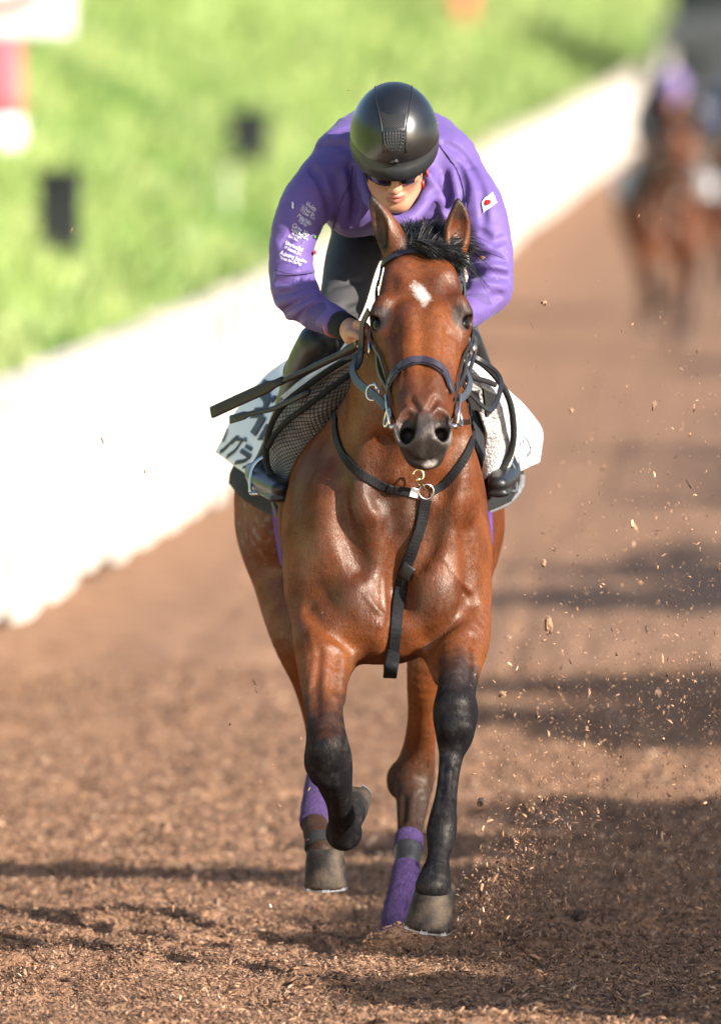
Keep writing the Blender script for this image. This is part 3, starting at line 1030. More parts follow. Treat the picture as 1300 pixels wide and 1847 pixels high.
VB = Vol(*GRID)
VB.ell(hd(0, .0, .015), (.076, .095, .10), .02, rot=HROT)                     # skull
VB.ell(hd(0, .045, -.06), (.060, .055, .075), .03, rot=HROT)                   # face
VB.ell(hd(0, .072, -.118), (.030, .026, .022), .025, rot=HROT)                  # chin
for sg in (-1, 1):
    VB.chain(np.array([[*hd(sg * .060, .0, -.06), .016], [*hd(sg * .048, .035, -.105), .016], [*hd(sg * .018, .075, -.125), .015]]), .03)     # jaw
    VB.ell(hd(sg * .040, .072, -.052), (.022, .018, .018), .02, rot=HROT)       # cheekbone
    VB.ell(hd(sg * .075, -.005, -.045), (.010, .018, .030), .008, rot=HROT)     # ear
VB.chain(np.array([[*hd(0, .096, -.020), .008], [*hd(0, .110, -.045), .009], [*hd(0, .119, -.062), .012]]), .014)                          # nose
for sg in (-1, 1):
    VB.ell(hd(sg * .011, .110, -.064), (.008, .009, .007), .008, rot=HROT)
VB.chain(np.array([[*hd(-.022, .092, -.090), .004], [*hd(-.008, .103, -.086), .0065], [*hd(.008, .103, -.086), .0065], [*hd(.022, .092, -.090), .004]]), .006)
VB.chain(np.array([[*hd(-.019, .092, -.097), .005], [*hd(0, .101, -.099), .0075], [*hd(.019, .092, -.097), .005]]), .006)
VB.chain(np.array([[*hd(-.024, .098, -.0925), .0015], [*hd(0, .109, -.0925), .002], [*hd(.024, .098, -.0925), .0015]]), .003, 'sub')
VB.chain(np.array([[*hd(0, -.02, -.06), .055], [*W(714, 335, -.46), .056], [*W(712, 330, -.33), .065]]), .03)                               # neck
# trunk and limbs under the clothes
VB.chain(C((712, 320, -.36, 70), (705, 345, -.12, 70), (692, 390, .08, 58)), .06, ax=(1.2, 1, 1))
RARM = ((612, 292, -.42, 32), (556, 362, -.50, 31), (527, 440, -.55, 30), (530, 515, -.59, 27), (565, 560, -.68, 25), (606, 580, -.77, 21), (628, 592, -.815, 20))
LARM = ((814, 300, -.42, 32), (860, 370, -.50, 31), (882, 445, -.55, 30), (884, 515, -.59, 26), (858, 552, -.66, 24), (832, 570, -.72, 21), (815, 582, -.75, 20))
RLEG = ((660, 400, .02, 54), (634, 470, -.16, 48), (616, 545, -.32, 42), (582, 612, -.41, 37), (543, 672, -.33, 33), (508, 745, -.24, 27), (484, 810, -.19, 22), (472, 850, -.19, 22), (492, 876, -.33, 21))
LLEG = ((742, 400, .02, 52), (785, 470, -.16, 44), (812, 545, -.32, 36), (834, 612, -.40, 33), (856, 672, -.32, 28), (882, 745, -.24, 25), (900, 805, -.20, 22), (908, 842, -.20, 22), (902, 866, -.33, 21))
for rows in (RARM, LARM):
    VB.chain(C(*rows), .03)
for rows in (RLEG, LLEG):
    VB.chain(C(*[(a, b2, c, d * .62) for a, b2, c, d in rows]), .04)
# right hand: a fist closed on the rein and the whip
VB.ell(W(636, 603, -.840), (.026, .034, .030), .014)
for (kx, ky), (mx_, my_), (tx, ty) in (((643, 584), (659, 588), (656, 601)), ((647, 596), (664, 601), (659, 613)), ((647, 608), (663, 614), (657, 624)), ((644, 620), (657, 626), (651, 633))):
    VB.chain(np.array([[*W(kx, ky, -.872), .0100], [*W(mx_, my_, -.885), .0094], [*W((mx_ + tx) / 2 + 2, (my_ + ty) / 2, -.862), .0086], [*W(tx - 4, ty, -.842), .0078]]), .004)
VB.chain(np.array([[*W(630, 600, -.862), .0115], [*W(641, 604, -.888), .0100], [*W(653, 610, -.899), .0088]]), .005)
# left hand on the other rein, behind the horse's cheek
VB.ell(W(806, 590, -.772), (.026, .034, .030), .014)
for k_ in range(4):
    VB.chain(np.array([[*W(800, 578 + 11 * k_, -.80), .0100], [*W(788, 582 + 11 * k_, -.815), .0094], [*W(786, 590 + 11 * k_, -.79), .0086], [*W(792, 592 + 11 * k_, -.772), .0078]]), .004)
VB.chain(np.array([[*W(812, 586, -.79), .0115], [*W(802, 590, -.818), .0100], [*W(792, 596, -.828), .0088]]), .005)
bv, bf = VB.mesh(1)
m_skin2 = attr_mat('skin_tones', rough=.45, nscale=40, namt=.06, bscale=500, bstr=.10, bdist=.001)
sk = np.tile(np.array([.46, .228, .140]), (len(bv), 1))
hl = (bv - HC) @ HROT.T


def tint(c, k):
    global sk
    k = np.clip(k, 0, 1)[:, None]
    sk = sk * (1 - k) + np.array(c) * k


hl[:, 2] = np.where(hl[:, 2] < 0, hl[:, 2] / 1.17, hl[:, 2])
lip = smooth01(-np.abs(hl[:, 2] + .0925) + .004 * (np.abs(hl[:, 0]) < .012), -.0115, -.006) * smooth01(-np.abs(hl[:, 0]), -.024, -.017) * (hl[:, 1] > .085)
tint((.42, .14, .12), lip * .8)
tint((.50, .20, .14), smooth01(-np.linalg.norm(hl - np.array([0, .118, -.06]), axis=1), -.03, -.01) * .35)
tint((.33, .17, .12), smooth01(-np.linalg.norm((hl - np.array([0, .085, -.118])) / np.array([1.4, 1, .7]), axis=1), -.035, -.012) * .18)
tint((.012, .010, .010), smooth01(-hl[:, 1] - .3 * hl[:, 2], -.04, -.02) * (hl[:, 2] > -.06) * (np.linalg.norm(hl, axis=1) < .16))
body = obj('body', bv, bf, m_skin2, person, cols=sk)

# jacket
VJ = Vol(*GRID)
VJ.chain(C((712, 318, -.40, 98), (712, 330, -.20, 104), (698, 372, .08, 96), (690, 400, .2, 80)), .06, ax=(1.18, 1, .92))
VJ.ell(W(712, 272, -.36), (.135, .17, .085), .06)
VJ.ell(W(640, 375, -.36), (.085, .14, .075), .05)
VJ.ell(W(775, 385, -.36), (.115, .14, .10), .05)
for rows, sg in ((RARM, -1), (LARM, 1)):
    VJ.chain(C(*[(a, b2, c, w) for (a, b2, c, _), w in zip(rows[:6], (48, 49, 43, 41, 35, 29))]), .05)
VJ.chain(C((618, 272, -.40, 40), (650, 244, -.34, 46), (712, 232, -.30, 54), (780, 252, -.34, 46), (812, 284, -.42, 40)), .05)
VJ.ell(W(532, 530, -.60), (.045, .05, .045), .04)
VJ.ell(W(882, 520, -.60), (.045, .05, .042), .04)
# collar standing round the neck, opening under the chin
VJ.chain(C((655, 318, -.52, 15), (664, 352, -.58, 15), (690, 384, -.615, 16), (718, 398, -.62, 16), (748, 388, -.605, 16), (770, 352, -.57, 15), (778, 318, -.51, 15)), .014)
VJ.chain(C((772, 318, -.56, 11), (790, 352, -.56, 12), (806, 396, -.54, 10)), .014)
VJ.ell(hd(0, .02, -.055), (.082, .095, .105), .012, 'sub', rot=HROT)


def on_jacket(rows, sink=0.0):
    P, N = VJ.hits([r[:2] for r in rows], -1.0, .3)
    return np.array([[*(p - n * sink), M(r[2], p[1])] for p, n, r in zip(P, N, rows)])


folds = [((500, 512, 3), (535, 502, 4.5), (566, 498, 3)), ((497, 535, 4), (530, 526, 5), (560, 520, 3)), ((512, 562, 4), (540, 545, 5), (566, 538, 3)),
         ((533, 578, 3), (552, 560, 5), (575, 548, 4)), ((556, 590, 3), (566, 570, 4), (580, 556, 3)),
         ((633, 300, 4), (638, 350, 5), (634, 405, 4)), ((560, 300, 3), (585, 345, 4), (592, 395, 4)),
         ((826, 300, 4), (836, 345, 6), (828, 385, 5)), ((806, 316, 3), (812, 350, 5), (806, 380, 4)),
         ((850, 300, 3), (868, 340, 4), (872, 400, 3)), ((846, 470, 3), (880, 462, 5), (908, 470, 3)), ((842, 500, 3), (876, 492, 5), (914, 498, 4)),
         ((848, 528, 3), (880, 540, 5), (900, 532, 3)), ((600, 240, 3), (640, 228, 4), (660, 240, 3)), ((580, 262, 3), (620, 262, 4), (640, 285, 3)),
         ((800, 258, 3), (830, 275, 4), (846, 300, 3)), ((545, 390, 3), (530, 420, 3.5), (512, 440, 2.5)), ((870, 420, 3), (890, 436, 4), (908, 430, 3))]
for rows in folds:
    VJ.chain(on_jacket([(a, b, r * 1.35) for a, b, r in rows]), .015, 'sub')
for rows in (((500, 495, 3), (535, 488, 4), (566, 486, 3)), ((505, 548, 4), (535, 535, 5), (566, 528, 3)), ((620, 320, 4), (624, 360, 5), (618, 410, 3)),
             ((844, 485, 3), (878, 478, 5), (912, 484, 4)), ((816, 310, 3), (822, 350, 4), (816, 384, 3)), ((855, 512, 4), (882, 514, 5), (910, 518, 3)), ((520, 572, 4), (545, 556, 5), (570, 543, 4))):
    VJ.chain(on_jacket(rows), .022)
jv, jf = VJ.mesh(1)
wr = (.5 - np.abs(fbm(jv * np.array([8, 8, 20]), 3, 31) - .5) * 2) * .007 + (fbm(jv * np.array([30, 30, 50]), 2, 33) - .5) * .002 - .005
jv = jv + VJ.grad_at(jv) * wr[:, None]
jacket = obj('jacket', jv, jf, m_purple, person)


for rows in (((636, 300, 1), (622, 345, 1), (606, 385, 1), (598, 425, 1)), ((792, 262, 1), (822, 305, 1), (838, 350, 1), (842, 385, 1)), ((716, 402, 1), (718, 412, 1), (719, 425, 1)), ((496, 488, 1), (530, 494, 1), (566, 490, 1))):
    P, N = VJ.hits(spline(np.array([r[:2] for r in rows], float), 6), -1.0, .3)
    obj('seam', *tube_mesh(P + N * .0005, .0016, 6), m_purple_rib, jacket)


def band(rows, wid, m, name, parent, r_extra=0.0, ns=20, flare=(0, 0)):
    """a sleeve-like ring of cloth along a short chain"""
    P = spline(C(*rows), 5)
    V, F = tube_mesh(P[:, :3], P[:, 3] + r_extra, ns, True)
    return obj(name, V, F, m, parent)


band(((578, 569, -.705, 31), (592, 575, -.735, 30), (606, 582, -.765, 28)), 0, m_purple_rib, 'cuff', jacket)
band(((862, 552, -.655, 30), (850, 558, -.68, 29), (838, 566, -.705, 27)), 0, m_purple_rib, 'cuff', jacket)
m_orange = simple('orange_edging', (.62, .20, .13), rough=.7, bstr=0)
band(((606, 582, -.765, 28.5), (608, 583, -.769, 28)), 0, m_orange, 'cuff_edging', jacket)
band(((600, 579, -.755, 24), (618, 587, -.795, 25), (629, 592, -.815, 23)), 0, m_cotton, 'wristband', person)
band(((842, 564, -.70, 23), (826, 573, -.73, 23), (816, 580, -.748, 22)), 0, m_cotton, 'wristband', person)

# breeches and boots
VL = Vol(*GRID)
VL.chain(C((692, 390, .13, 80), (700, 388, .0, 74)), .05, ax=(1.2, 1, 1))
for rows in (RLEG, LLEG):
    VL.chain(C(*rows[:4], rows[4]), .05)
for rows in (((596, 560, 3), (622, 556, 4), (650, 560, 3)), ((600, 520, 3), (626, 512, 4), (654, 508, 3)), ((632, 560, 3), (645, 552, 3), (654, 542, 2)), ((600, 590, 3), (620, 585, 4), (640, 588, 3))):
    VL.chain(np.array([[*q[0], M(r, q[0][1])] for q, r in ((VL.hit(a, b2, -1, .3), r) for a, b2, r in rows)]), .015, 'sub')
lv, lf = VL.mesh(1)
obj('breeches', lv, lf, m_breech, person)


def boot(rows, foot):
    V_ = Vol(np.arange(GRID[0][0] - .05, GRID[0][-1] + .05, .0045), np.arange(-.62, .1, .006), np.arange(1.06, 1.66, .0045))
    V_.chain(C(*rows), .03)
    V_.chain(C(*foot), .03, ax=(1.25, 1, .95))
    sole = C(*[(a, b2 + 17, y, 11) for a, b2, y, r in foot]); V_.chain(sole, .006, ax=(1.9, 1, .7))
    v, f = V_.mesh(1)
    o = obj('boot', v, f, m_leather, person)
    return o


b1 = boot(((574, 620, -.43, 38), (554, 662, -.36, 38), (528, 722, -.27, 29), (502, 785, -.20, 22), (480, 832, -.19, 20)),
          ((466, 850, -.13, 20), (472, 862, -.22, 21), (490, 874, -.33, 19), (506, 882, -.42, 15)))
b2_ = boot(((838, 620, -.43, 32), (856, 662, -.36, 30), (878, 722, -.27, 28), (897, 785, -.20, 24), (906, 825, -.19, 22)),
           ((914, 846, -.13, 20), (910, 856, -.22, 22), (904, 866, -.33, 20), (898, 873, -.43, 15)))

# helmet: shell, grey visor, raised centre panel, vent grille, button
def shell_pt(th, ph, k=1.0):
    """th around from the front (0) to the right, ph up from the rim"""
    r = np.array([math.sin(th) * math.cos(ph) * .1085, math.cos(th) * math.cos(ph) * .134, math.sin(ph) * .130]) * k
    return HC + r @ HROT + hu_ * .006


rings = []
nph = 18
for i in range(nph + 1):
    ph = -.06 + (math.pi / 2 + .06) * (i / nph) ** .9
    rings.append(np.array([shell_pt(t, min(ph, 1.569)) for t in np.linspace(0, 2 * np.pi, 64, endpoint=False)]))
low = np.array([shell_pt(t, -.06, .93) for t in np.linspace(0, 2 * np.pi, 64, endpoint=False)])
back = []
for t in np.linspace(0, 2 * np.pi, 64, endpoint=False):
    d = (1 - math.cos(t)) / 2
    back.append(shell_pt(t, -.06) - hu_ * (.006 + .045 * smooth01(d, .25, .9)) - (shell_pt(t, -.06) - HC) * .03)
inner = np.array(back) - (np.array(back) - HC) * .08
V, F = rings_mesh([inner, np.array(back)] + rings)
helmet = obj('helmet', V, F, m_helmet, person)
# visor
ts = np.linspace(-1.62, 1.62, 50)
r0, r1, r2, r3 = [], [], [], []
for t in ts:
    e = max(0.0, math.cos(t / 1.62 * math.pi / 2)) ** .8
    p = shell_pt(t, -.05, 1.004)
    outd = unit(shell_pt(t, 0) - HC)
    dirv = unit(hf_ * max(0, math.cos(t)) * .85 - hu_ * .62)
    r0.append(shell_pt(t, .055 + .05 * e, 1.004)); r1.append(shell_pt(t, -.02, 1.008)); r2.append(p + dirv * (.010 + .018 * e)); r3.append(p + dirv * (.009 + .016 * e) - outd * .004)
r4 = [shell_pt(t, -.07, .985) for t in ts]
V, F = rings_mesh([np.array(r) for r in (r0, r1, r2, r3, r4)], closed=False)
obj('visor', V, F, m_visor, helmet)


def helmet_patch(us, vs, k, name, m, parent, half):
    """strip over the crown: u across (-1..1), v from front up and over, half-width half(v)"""
    rows = []
    for v in vs:
        row = []
        for u in us:
            side = half(v) * u
            # meridian in the middle plane, pushed sideways
            fy, uz = math.cos(v) * .134, math.sin(v) * .128
            s2 = max(1e-3, 1 - (side / .1085) ** 2) ** .5
            row.append(HC + hu_ * .006 + (hr_ * side + hf_ * fy * s2 + hu_ * uz * s2) * k)
        rows.append(np.array(row))
    V, F = rings_mesh(rows, closed=False)
    return obj(name, V, F, m, parent)


m_carbon, nt, b = newmat('ribbed_panel')
b.inputs['Base Color'].default_value = (.018, .018, .020, 1); b.inputs['Roughness'].default_value = .42
wv = N_(nt, 'ShaderNodeTexWave', Scale=95, Distortion=0.0)
wv.bands_direction = 'DIAGONAL'
nt.links.new(objvec(nt), wv.inputs['Vector'])
bump(nt, b, wv.outputs['Fac'], .6, .002)
us = np.linspace(-1, 1, 9)
hw_ = lambda v: .024 + .016 * smooth01(v, .6, 1.7)
helmet_patch(us, np.linspace(.80, 2.2, 18), 1.012, 'top_panel', m_carbon, helmet, hw_)
edge = [np.array([HC + hu_ * .006 + (hr_ * (sg * (hw_(v) + .004)) + hf_ * math.cos(v) * .134 * (1 - ((hw_(v) + .004) / .1085) ** 2) ** .5 + hu_ * math.sin(v) * .128 * (1 - ((hw_(v) + .004) / .1085) ** 2) ** .5) * 1.008 for v in np.linspace(.32, 2.2, 26)]) for sg in (-1, 1)]
for e in edge:
    V, F = tube_mesh(e, .0022, 6)
    obj('panel_trim', V, F, m_black, helmet)
helmet_patch(us, np.linspace(.34, .76, 8), 1.012, 'vent', m_black, helmet, lambda v: .016 + .010 * smooth01(v, .34, .6))
gr = []
for i in range(8):
    u = -1 + 2 * i / 7
    gr.append(tube_mesh(np.array([HC + hu_ * .006 + (hr_ * u * (.014 + .010 * smooth01(v, .34, .6)) + hf_ * math.cos(v) * .134 * .985 + hu_ * math.sin(v) * .128 * .985) * 1.024 for v in np.linspace(.36, .75, 7)]), .0013, 5))
for j in range(7):
    v = .38 + .36 * j / 6
    gr.append(tube_mesh(np.array([HC + hu_ * .006 + (hr_ * u * (.014 + .010 * smooth01(v, .34, .6)) + hf_ * math.cos(v) * .134 * .985 + hu_ * math.sin(v) * .128 * .985) * 1.024 for u in us]), .0013, 5))
V, F = join(gr)
obj('vent_grille', V, F, m_visor, helmet)
V, F = box_mesh(HC + hu_ * .006 + hf_ * .1345 + hu_ * .020, (.010, .004, .006), HROT, .002)
obj('front_badge', V, F, m_lens, helmet)

# sunglasses, chin strap with red buckle
def lens_patch(sg):
    rows = []
    for v in np.linspace(-1, 1, 8):
        rows.append(np.array([hd(sg * (.006 + .029 * (1 + u)), .107 - .030 * ((1 + u) / 2) ** 2.2 - .010 * v * v * .3, -.037 + v * .0230 * (1 - .15 * u * u) - .004 * (1 + u) * .2) for u in np.linspace(-1, 1, 12)]))
    return rings_mesh(rows, closed=False)


glasses = None
V, F = join([lens_patch(-1), lens_patch(1), tube_mesh(np.array([hd(-.008, .108, -.018), hd(0, .112, -.016), hd(.008, .108, -.018)]), .003, 6),
             tube_mesh(np.array([hd(.062, .078, -.022), hd(.076, .03, -.022), hd(.078, -.01, -.03)]), .0035, 6), tube_mesh(np.array([hd(-.062, .078, -.022), hd(-.076, .03, -.022), hd(-.078, -.01, -.03)]), .0035, 6)])
sg_ = obj('sunglasses', V, F, m_lens, person)
md = sg_.modifiers.new('thick', 'SOLIDIFY'); md.thickness = .002
for sg in (-1, 1):
    P = spline(np.array([hd(sg * .080, .015, -.02), hd(sg * .077, .022, -.055), hd(sg * .066, .032, -.090), hd(sg * .040, .052, -.128), hd(0, .062, -.143)]), 6)
    N = unit(P - hd(0, .0, -.06))
    obj('chin_strap', *strap_mesh(P, N, .016, .003), m_black, helmet)
V, F = join([box_mesh(hd(.078, .028, -.076), (.003, .006, .009), HROT, .001), box_mesh(hd(.067, .038, -.098), (.004, .008, .011), HROT, .0015)])
obj('strap_buckle', V, F, m_red, helmet)

# ------------------------------------------------------------------ tack
m_strap = simple('black_leather_strap', (.007, .0065, .008), (.014, .013, .016), rough=.48, scale=60, bstr=.2, bscale=200, bdist=.002)
m_navy = simple('navy_padded_leather', (.019, .016, .028), (.028, .023, .040), rough=.5, scale=90, bstr=.25, bscale=260, bdist=.002)
m_nylon = simple('black_nylon_web', (.005, .005, .006), (.011, .011, .013), rough=.7, spec=.2, scale=120, bstr=.5, bscale=500, bdist=.002)
m_rein = simple('grey_rubber_rein', (.030, .036, .046), (.045, .052, .062), rough=.55, scale=60, bstr=.4, bscale=300, bdist=.003)
m_steel = simple('steel', (.75, .75, .76), (.6, .6, .6), rough=.22, metal=1.0, bstr=0)
m_brass = simple('brass', (.78, .60, .30), (.6, .45, .2), rough=.28, metal=1.0, bstr=0)


def surf(rows, V=None, lift=.002, n=6):
    """spline through photo points laid on a surface -> points and normals"""
    V = V or VH
    Q = spline(np.array([r[:2] for r in rows], float), n)
    P, N = V.hits(Q)
    for _ in range(2):
        P[1:-1] = .25 * P[:-2] + .5 * P[1:-1] + .25 * P[2:]
        N[1:-1] = unit(.25 * N[:-2] + .5 * N[1:-1] + .25 * N[2:])
    return P + N * lift, N


def strap_on(name, rows, wpx, m, parent, thick=.004, lift=.003, V=None, n=6):
    P, N = surf(rows, V, lift, n)
    w = np.array([M(wpx, p[1]) for p in P])
    return obj(name, *strap_mesh(P, N, w, thick), m, parent, smooth=False)


def strap_free(name, rows, wpx, m, parent, thick=.004, face=(0, -1, .2), n=8):
    P = spline(np.array([W(*r) for r in rows]), n)
    w = np.array([M(wpx, p[1]) for p in P])
    return obj(name, *strap_mesh(P, np.tile(np.array(face, float), (len(P), 1)), w, thick), m, parent, smooth=False)


def ring(c, r, tr, normal, n=28, arc=(0, 2 * math.pi)):
    normal = unit(normal)
    a = unit(np.cross(normal, [0.2, 0.3, 1.0])); b2 = np.cross(normal, a)
    t = np.linspace(arc[0], arc[1], n)
    P = np.asarray(c) + r * (np.cos(t)[:, None] * a + np.sin(t)[:, None] * b2)
    return tube_mesh(P, tr, 7, arc[1] - arc[0] < 6.2)


bridle = empty('bridle', HP(.1, 0, .08), 'dark leather bridle with padded navy noseband on the bay horse', 'bridle')
strap_on('browband', ((681, 512), (686, 490), (700, 471), (724, 460), (752, 456), (780, 457), (804, 464), (820, 476), (830, 494), (834, 506)), 9.5, m_navy, bridle, .006)
nb_ = strap_on('noseband', ((702, 706), (706, 688), (718, 668), (736, 655), (757, 651), (778, 655), (796, 668), (806, 688), (812, 708)), 14, m_navy, bridle, .0055)
strap_on('noseband_edging', ((704, 712), (709, 694), (721, 675), (738, 663), (757, 659), (777, 663), (793, 675), (803, 694), (809, 712)), 3, m_strap, nb_, .0035, .004)
def side_strap(name, pts, wpx, m, thick=.004):
    P = spline(np.array([HP(*q) for q in pts]), 7)
    P = VH.snap(P, .004)
    N = VH.grad_at(P)
    return obj(name, *strap_mesh(P, N, np.array([M(wpx, p[1]) for p in P]), thick), m, bridle, smooth=False)


for sg in (-1, 1):
    side_strap('cheekpiece', ((.08, sg * .098, .02), (.20, sg * .12, -.03), (.34, sg * .13, -.045), (.50, sg * .12, -.050), (.64, sg * .10, -.040), (.76, sg * .085, -.035)), 13, m_strap, .005)
    side_strap('noseband_hanger', ((.10, sg * .098, -.01), (.26, sg * .13, -.012), (.40, sg * .125, .000), (.52, sg * .10, .004), (.63, sg * .088, -.002)), 8, m_strap, .004)
    side_strap('throat_lash', ((.07, sg * .085, -.04), (.20, sg * .12, -.11), (.34, sg * .12, -.17), (.44, sg * .07, -.22), (.46, 0, -.235)), 10, m_strap, .004)
    # flash strap crossing to the chin, bit ring and cheek bar
    side_strap('flash_strap', ((.64, sg * .08, .012), (.72, sg * .085, -.030), (.80, sg * .07, -.070), (.86, sg * .03, -.105), (.87, 0, -.11)), 10, m_strap, .004)
    c = HP(.755, sg * .085, -.035)
    V, F = ring(c, .022, .0033, e2 * sg + e3 * .35)
    bit_ = obj('bit_ring', V, F, m_steel, bridle)
    V, F = tube_mesh(np.array([HP(.66, sg * .088, -.016), HP(.74, sg * .086, -.010), HP(.83, sg * .080, -.012)]), .0036, 8)
    obj('bit_cheek', V, F, m_steel, bit_)
    V, F = tube_mesh(np.array([HP(.83, sg * .078, -.022), HP(.80, sg * .055, -.03), HP(.80, sg * .03, -.04)]), .006, 8)
    obj('mouthpiece', V, F, m_steel, bit_)
    V, F = box_mesh(HP(.345, sg * .125, -.050), (.003, .008, .016), HR, .001)
    obj('buckle', V, F, m_steel, bridle)
# curb side ring on the near rein
V, F = ring(W(672, 708, -1.16), M(13.5), .0026, (-.55, -.8, .1))
obj('rein_ring', V, F, m_steel, bridle)
V, F = tube_mesh(np.array([W(676, 690, -1.19), W(680, 703, -1.20)]), .003, 6)
obj('buckle', V, F, m_steel, bridle)

reins = empty('reins', W(645, 690, -1.0), 'grey and black reins running from the bit back to the rider\'s hands', 'reins')
strap_free('rein', ((652, 636, -.875), (641, 650, -.90), (637, 668, -.95), (645, 688, -1.02), (662, 703, -1.10), (684, 720, -1.20), (697, 736, -1.26)), 15, m_rein, reins, .005, (-.5, -.8, .2))
strap_free('rein', ((798, 596, -.80), (822, 640, -.88), (838, 668, -.95), (846, 690, -1.02), (838, 712, -1.12), (824, 724, -1.24)), 13, m_rein, reins, .005, (.5, -.8, .2))
# loops of loose rein hanging over the right shoulder
strap_free('rein_loop', ((832, 690, -.98), (852, 716, -.92), (884, 740, -.80), (902, 700, -.66), (896, 674, -.60), (866, 650, -.58), (842, 640, -.60)), 9, m_strap, reins, .004, (.4, -.85, .3))
strap_free('rein_loop', ((842, 575, -.86), (848, 600, -.86), (856, 630, -.85), (848, 662, -.90), (838, 688, -.98)), 7, m_strap, reins, .004, (.5, -.85, .1))
strap_free('rein_loop', ((840, 575, -.87), (842, 610, -.88), (848, 640, -.87), (838, 660, -.92), (830, 690, -1.0)), 6, m_strap, reins, .004, (.5, -.85, .1))
strap_free('rein_loop', ((666, 560, -.98), (655, 585, -.93), (652, 625, -.90), (650, 650, -.93), (640, 668, -.95)), 13, m_strap, reins, .004, (-.6, -.8, .1))

# breastplate
bp = empty('breastplate', W(767, 885, -.95), 'black webbing breastplate with white tag round the bay horse\'s neck', 'breastplate')
strap_on('neck_strap', ((626, 668), (612, 700), (606, 740), (608, 785), (622, 822), (652, 856), (690, 876), (730, 886), (756, 889)), 16, m_nylon, bp, .004, .003)
strap_on('neck_strap', ((778, 886), (802, 872), (828, 842), (845, 806), (851, 770), (846, 735), (836, 706)), 15, m_nylon, bp, .004, .003)
strap_on('chest_strap', ((768, 900), (760, 930), (748, 970), (738, 1005), (726, 1050), (717, 1095), (711, 1140), (708, 1172)), 21, m_nylon, bp, .005, .006)
lc_ = surf(((708, 1172), (708, 1176), (707, 1180)), None, .008, 2)[0][0]
P = spline(np.array([lc_, W(706, 1200, -.83), W(703, 1218, -.78), W(704, 1215, -.66), W(704, 1195, -.5)]), 6)
obj('girth_loop', *strap_mesh(P, np.tile([0, -1.0, -.35], (len(P), 1)), M(24), .006), m_nylon, bp)
p0, n0 = VH.hit(767, 886)
V, F = ring(p0 + n0 * .008, M(13), .0028, n0)
obj('chest_ring', V, F, m_steel, bp)
P, N = surf(((737, 886), (745, 888), (753, 889)), None, .008, 4)
tg = obj('white_tag', *strap_mesh(P, N, M(17), .002), m_white_print, bp)
P, N = surf(((700, 878), (704, 880), (708, 881)), None, .007, 3)
obj('slide_buckle', *strap_mesh(P, N, M(18), .003), m_strap, bp)
P, N = surf(((742, 1018), (738, 1030), (734, 1040)), None, .012, 3)
obj('slide_buckle', *strap_mesh(P, N, M(24), .004), m_strap, bp)
p1, n1 = VH.hit(752, 856)
hk = [tube_mesh(spline(np.array([p0 + n0 * .014, (p0 * .4 + p1 * .6) + n1 * .03, p1 + n1 * .045]), 5), [.0034] * 5 + [.0052] * 4 + [.004] * 2, 8),
      ring(p1 + n1 * .048 + np.array([0, 0, .012]), .013, .003, (.2, -1, .2), 20, (2.2, 6.5)), ball(p1 + n1 * .046, (.007, .006, .007), None, 10, 8)]
V, F = join(hk)
obj('snap_hook', V, F, m_brass, bp)

# saddle cloths: patches spanned through rows of points
def patch(rows, nu=8, nv=8, thick=.006, name='cloth', m=None, parent=None, ripple=0.0, seed=0, cols=None):
    R_ = np.array([[W(*p) for p in r] for r in rows])
    A = np.stack([spline(R_[:, j], nu) for j in range(R_.shape[1])], 1)
    B = np.stack([spline(A[i], nv) for i in range(len(A))], 0)
    nu_, nv_ = B.shape[:2]
    if ripple:
        q = B.reshape(-1, 3)
        du = np.gradient(B, axis=0); dv = np.gradient(B, axis=1)
        nn = unit(np.cross(du, dv)).reshape(-1, 3)
        B = (q + nn * ((fbm(q * 14, 3, seed) - .5) * ripple)[:, None]).reshape(nu_, nv_, 3)
    V = B.reshape(-1, 3)
    ii, jj = np.meshgrid(np.arange(nu_ - 1), np.arange(nv_ - 1), indexing='ij')
    F = np.stack([ii * nv_ + jj, (ii + 1) * nv_ + jj, (ii + 1) * nv_ + jj + 1, ii * nv_ + jj + 1], -1).reshape(-1, 4)
    uv = np.stack(np.meshgrid(np.linspace(0, 1, nu_), np.linspace(0, 1, nv_), indexing='ij'), -1).reshape(-1, 2)
    o = obj(name, V, F, m, parent, uvs=uv)
    md = o.modifiers.new('thick', 'SOLIDIFY'); md.thickness = thick; md.offset = 0
    return o, B


def on_patch(B, u, v):
    """point and normal on a patch grid, u v in 0..1"""
    a, b2 = u * (B.shape[0] - 1), v * (B.shape[1] - 1)
    i, j = min(int(a), B.shape[0] - 2), min(int(b2), B.shape[1] - 2)
    f, g2 = a - i, b2 - j
    p = (B[i, j] * (1 - f) + B[i + 1, j] * f) * (1 - g2) + (B[i, j + 1] * (1 - f) + B[i + 1, j + 1] * f) * g2
    n = unit(np.cross(B[i + 1, j] - B[i, j], B[i, j + 1] - B[i, j]))
    return p, (n if n[1] < 0 else -n)


m_mesh, nt, b = newmat('grey_mesh_pad')
vec = objvec(nt)
tcu = nt.nodes.new('ShaderNodeTexCoord')
ws2 = []
for ang_ in (.75, -.75):
    mpw = nt.nodes.new('ShaderNodeMapping'); mpw.inputs['Rotation'].default_value = (0, 0, ang_); mpw.inputs['Scale'].default_value = (11, 34, 1)
    nt.links.new(tcu.outputs['UV'], mpw.inputs['Vector'])
    w1 = N_(nt, 'ShaderNodeTexWave', Scale=.5, Distortion=.6, Detail=1); w1.bands_direction = 'X'
    nt.links.new(mpw.outputs[0], w1.inputs['Vector']); ws2.append(w1)
w1, w2 = ws2
mn = N_(nt, 'ShaderNodeMath', operation='MINIMUM'); nt.links.new(w1.outputs['Fac'], mn.inputs[0]); nt.links.new(w2.outputs['Fac'], mn.inputs[1])
rp = nt.nodes.new('ShaderNodeValToRGB')
